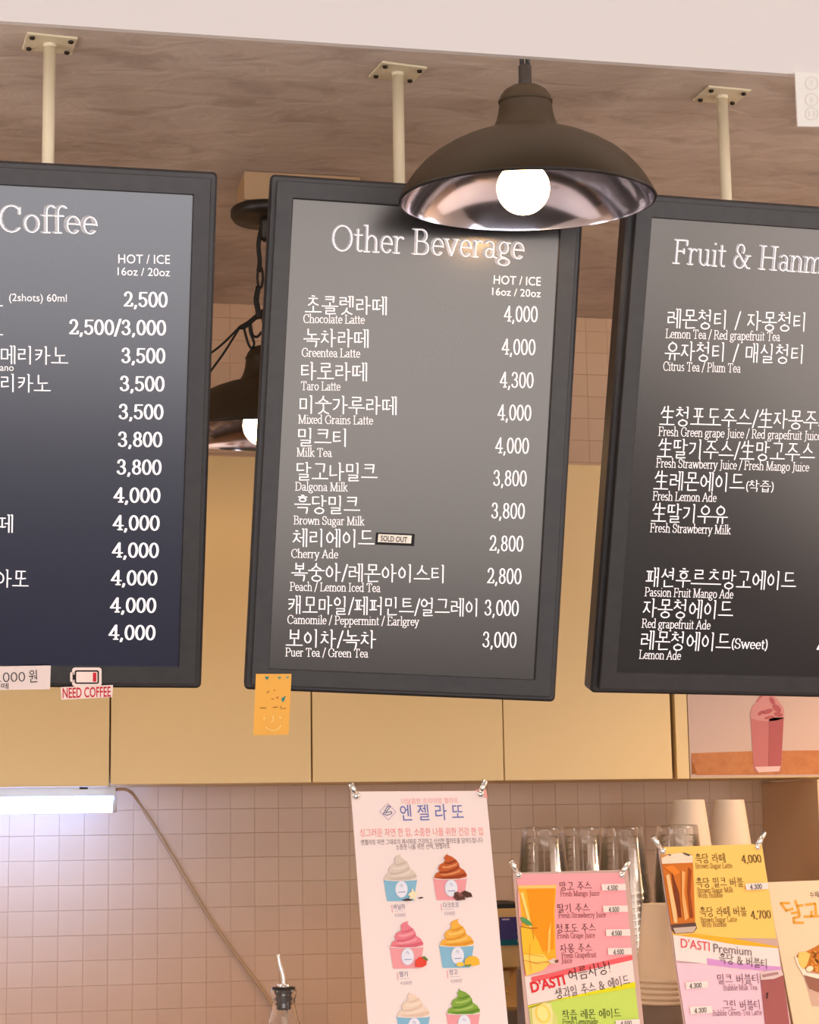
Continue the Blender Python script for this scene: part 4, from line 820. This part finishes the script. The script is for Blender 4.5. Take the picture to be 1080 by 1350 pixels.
# --- dalgona sign
K9 = lambda x, y: (990 + x / 6.43, 1140 + y / 6.43)
d = Sign('dalgona_sign', 'cream dalgona sign with an ice cream cup picture, behind the bubble tea sign', (1011, 1163), (1150, 1156), 2.66, 12, 22, .36, mat('cream_card', (236, 204, 168), .5))
mb = MB(); OR = ink((226, 160, 56))
for pts in ([(325, 326), (254, 326), (300, 390), (355, 374)], [(376, 306), (405, 388)], [(392, 350), (440, 344)], [(345, 412), (410, 404), (412, 440), (362, 452), (366, 492), (445, 492)], [(465, 340), (545, 330), (552, 420)], [(516, 395), (512, 440)], [(455, 440), (600, 436)], [(610, 330), (610, 400), (680, 392)], [(700, 320), (706, 440)]): line_px(mb, d, [K9(*p) for p in pts], 3.2, OR, 1)
mb.build('title_lettering', None, d.e, False)
hangul(d, d.e, 'tagline', '수제아이스크림', K9(498, 256), K9(780, 244), 5.4, ink((90, 66, 50)), 1, bold=0)
d.shape('ice_cream_picture', [([K9(365, 775), K9(440, 930), K9(480, 1050), K9(520, 1200), K9(800, 1200), K9(800, 930)], (206, 170, 150), 1), ([K9(450, 940), K9(800, 960), K9(800, 1080), K9(560, 1080), K9(490, 1050)], (150, 100, 82), 2), ([K9(366, 772), K9(400, 800), K9(470, 915), K9(640, 945), K9(800, 940), K9(800, 962), K9(560, 966), K9(440, 935), K9(390, 850)], (250, 226, 204), 3),
                              ([K9(385, 770), K9(470, 735), K9(540, 700), K9(640, 640), K9(800, 600), K9(800, 920), K9(600, 925), K9(480, 900), K9(410, 830)], (196, 116, 42), 2), ([K9(402, 745), K9(460, 738), K9(500, 760), K9(470, 850), K9(440, 890), K9(405, 850), K9(392, 800)], (238, 194, 104), 4), (ell(*K9(492, 884), 5, 3.6, n=12, rot=-20), (250, 224, 184), 5)] +
        [(ell(*K9(510 + 60 * random.random(), 720 + 180 * random.random()), 1.2 + 2 * random.random(), 1 + 1.4 * random.random(), n=7, rot=90 * random.random()), random.choice(((230, 160, 70), (160, 84, 28), (216, 136, 50), (120, 60, 24))), 4) for _ in range(26)])

# ------------------------------------------------------------------ oil bottle with pourer
p = at_depth(374, 1304, 2.60)
t = tag(empty('pourer_bottle', (p.x, p.y, ZCT)), 'clear glass bottle with a chrome pourer spout on the counter', 'bottle')
H0 = p.z - ZCT                                             # height of the mouth
GLASS = mat('clear_glass', (250, 250, 250), .02, trans=1, ior=1.45)
prof = [(.0005, .002), (.034, .0), (.037, .004), (.038, .02), (.038, H0 - .115), (.036, H0 - .092), (.0275, H0 - .062), (.0185, H0 - .036), (.0148, H0 - .020), (.0150, H0 - .012), (.0164, H0 - .010), (.0166, H0 - .001), (.0150, H0)]
inn = [(max(r - .0022, .0004), z + (.004 if i < 2 else -.0002)) for i, (r, z) in enumerate(prof)]
MB().lathe(prof + inn[::-1], None, n=40).build('glass', GLASS, t)
MB().lathe([(.008, H0 - .026), (.0098, H0 - .024), (.0085, H0 - .021), (.0112, H0 - .019), (.009, H0 - .016), (.0118, H0 - .012), (.0095, H0 - .008), (.0122, H0 - .004), (.0122, H0 + .0005)], None, n=24, cap0=True).build('stopper', mat('grey_stopper', (70, 64, 60), .45), t)
MB().lathe([(.0152, H0 + .0005), (.0152, H0 + .0025), (.012, H0 + .003)], None, n=28, cap0=True, cap1=True).build('collar', BLACK, t)
MB().lathe([(.008, H0 + .003), (.0075, H0 + .0065), (.0045, H0 + .008)], None, n=20, cap1=True).build('spout_base', CHROME, t)
tp = at_depth(366.5, 1258, 2.60); q = Vector((tp.x - p.x, 0, tp.z - ZCT))
MB().tube(spline([(0, 0, H0 + .006), (-.001, 0, H0 + .018), (q.x * .7, 0, H0 + .032), q], 6), [.0040 - .0012 * k / 18 for k in range(19)], None, 14).build('spout', CHROME, t)
MB().tube([(.004, 0, H0 - .022), (.006, 0, .02)], .0016, None, 8).build('air_tube', mat('pale_tube', (236, 216, 196), .4), t)

# ------------------------------------------------------------------ cups
ZSH = .98
def clear_cup_mesh(nested=False):
    """upside-down clear cup: base up at z = 0, rim below"""
    base = [(.034, -.006)] if nested else [(.0015, 0), (.030, 0), (.0355, -.001), (.0368, -.004)]
    mb = MB(); mb.lathe(base + [ (.0372, -.010), (.0468, -.112), (.0482, -.1135), (.0492, -.117), (.0482, -.120), (.0466, -.119)], PLASTIC, n=40); return mb
src = {}
CUPS = [(688, 1089, 3.40, 'stack of clear plastic cups nearest the white gelato sign', 27), (740, 1089, 3.535, 'middle stack of clear plastic cups behind the juice sign', 27), (793, 1089, 3.40, 'clear plastic cup stack beside the cream paper cup', 27), (866, 1087, 3.42, 'clear cup stack behind the bubble tea sign', 27)]
for (px0, py, Y, lab, hw) in CUPS:
    top = at_depth(px0 + hw, py, Y)
    n = 12
    for k in range(n):
        z = top.z - .0115 * k
        key = k > 0; o = src[key].copy() if key in src else clear_cup_mesh(key).build('clear_cup', None)
        if key in src: COL.objects.link(o)
        else: src[key] = o
        o.location = (top.x, top.y, z); o.rotation_euler = (0, 0, .7 * k)
        for kk in list(o.keys()): del o[kk]
        where = 'topmost cup of the ' + lab if k == 0 else 'nested cup in the ' + lab
        tag(o, where, 'cup', 'nested cups, ' + lab if k else 'upturned clear plastic cups')
    zb_ = top.z - .0115 * (n - 1) - .120
    r = tag(empty('cup_stand', (top.x, top.y, ZSH)), 'round stand under the ' + lab, 'stand')
    MB().lathe([(.052, 0), (.052, zb_ - ZSH)], None, n=32, cap0=True, cap1=True).build('block', mat('stand_grey', (120, 100, 84), .5), r)
PAPER = mat('paper_cup', (232, 206, 172), .6); PAPER2 = mat('paper_cup_plain', (226, 208, 188), .6)
def paper_cup(m): return MB().lathe([(.001, -.007), (.0255, -.007), (.0262, 0), (.0285, 0), (.0292, -.003), (.0405, -.098), (.0418, -.0985), (.0425, -.101), (.0415, -.1035), (.040, -.103)], m, n=40)
srcs = {}
def stack(px, py, Y, scale, n, m, lab, step):
    top = at_depth(px, py, Y)
    for k in range(n):
        key = m.name
        if key not in srcs: o = paper_cup(m).build('paper_cup', None); srcs[key] = o
        else: o = srcs[key].copy(); COL.objects.link(o)
        o.location = (top.x, top.y, top.z - step * k); o.scale = (scale, scale, scale)
        tag(o, ('topmost cup of the ' if k == 0 else 'nested cup in the ') + lab, 'cup', 'nested cups, ' + lab if k else 'upturned paper cups')
    zz = top.z - step * (n - 1) - .1035 * scale
    r = tag(empty('cup_stand', (top.x, top.y, 0)), 'stand under the ' + lab, 'stand')
    base = ZCT if Y < 2.8 else ZSH
    r.location.z = base
    MB().lathe([(.045 * scale, 0), (.045 * scale, zz - base)], None, n=32, cap0=True, cap1=True).build('block', mat('stand_grey'), r)
stack(908, 1054.5, 3.66, 1.05, 6, PAPER2, 'tall white paper cup stack nearer the clear cups', .014)
stack(961, 1054.5, 3.77, 1.05, 6, PAPER2, 'white paper cup stack nearest the side panel', .014)
stack(875, 1191, 2.62, 1.0, 5, PAPER, 'cream paper cup stack between the juice and bubble tea signs', .0075)

# ------------------------------------------------------------------ beige appliance seen between two signs
a0 = at_depth(640, 1194, 3.62); a1 = at_depth(702, 1194, 3.62); KA = lambda x, y: at_depth(640 + x / 7.5, 1170 + y / 7.5, 3.62)
t = tag(empty('water_dispenser', ((a0.x + a1.x) / 2, 3.72, ZSH)), 'beige counter dispenser with a blue panel, behind the juice sign', 'dispenser')
ov = Vector(t.location); BEI = mat('beige_plastic', (220, 180, 118), .45)
def lb(p): return Vector(p) - ov
W2 = (a1.x - a0.x) / 2; zt = a0.z - ZSH; zm = lb(KA(0, 800)).z
bevel(MB().box(-W2, W2, -.10, .10, zm, zt - .006, None).build('upper_body', BEI, t), .002)
bevel(MB().box(-W2, W2, -.03, .10, 0, zm, None).build('lower_body', BEI, t), .002)
bevel(MB().box(-W2 + .001, W2 - .001, -.098, .10, zt - .006, zt + .002, None).build('black_lid', BLACK, t), .001)
bevel(MB().box(-W2, W2, -.10, .10, 0, lb(KA(0, 1225)).z, None).build('drip_tray', mat('steel_tray', (150, 130, 110), .35, .8), t), .002)
p0, p1 = lb(KA(140, 295)), lb(KA(345, 568)); p2 = lb(KA(345, 512))
MB().box(p0.x, p1.x, -.103, -.1002, p1.z, p0.z, mat('blue_label', (52, 36, 120), .4)).build('blue_panel', None, t)
MB().box(p0.x, p1.x, -.1036, -.1031, p1.z, p2.z, ink((24, 104, 118))).build('teal_strip', None, t)
p0, p1 = lb(KA(160, 308)), lb(KA(235, 322)); MB().box(p0.x, p1.x, -.1036, -.1031, p1.z, p0.z, ink((214, 190, 216))).build('label_mark', None, t)
p0, p1 = lb(KA(190, 825)), lb(KA(275, 985)); bevel(MB().box(p0.x, p1.x, -.085, -.031, p1.z, p0.z, None).build('spout_box', BEI, t), .003)
p0, p1 = lb(KA(245, 1035)), lb(KA(300, 1075)); bevel(MB().box(p0.x, p1.x, -.05, -.031, p1.z, p0.z, None).build('lever', BEI, t), .002)
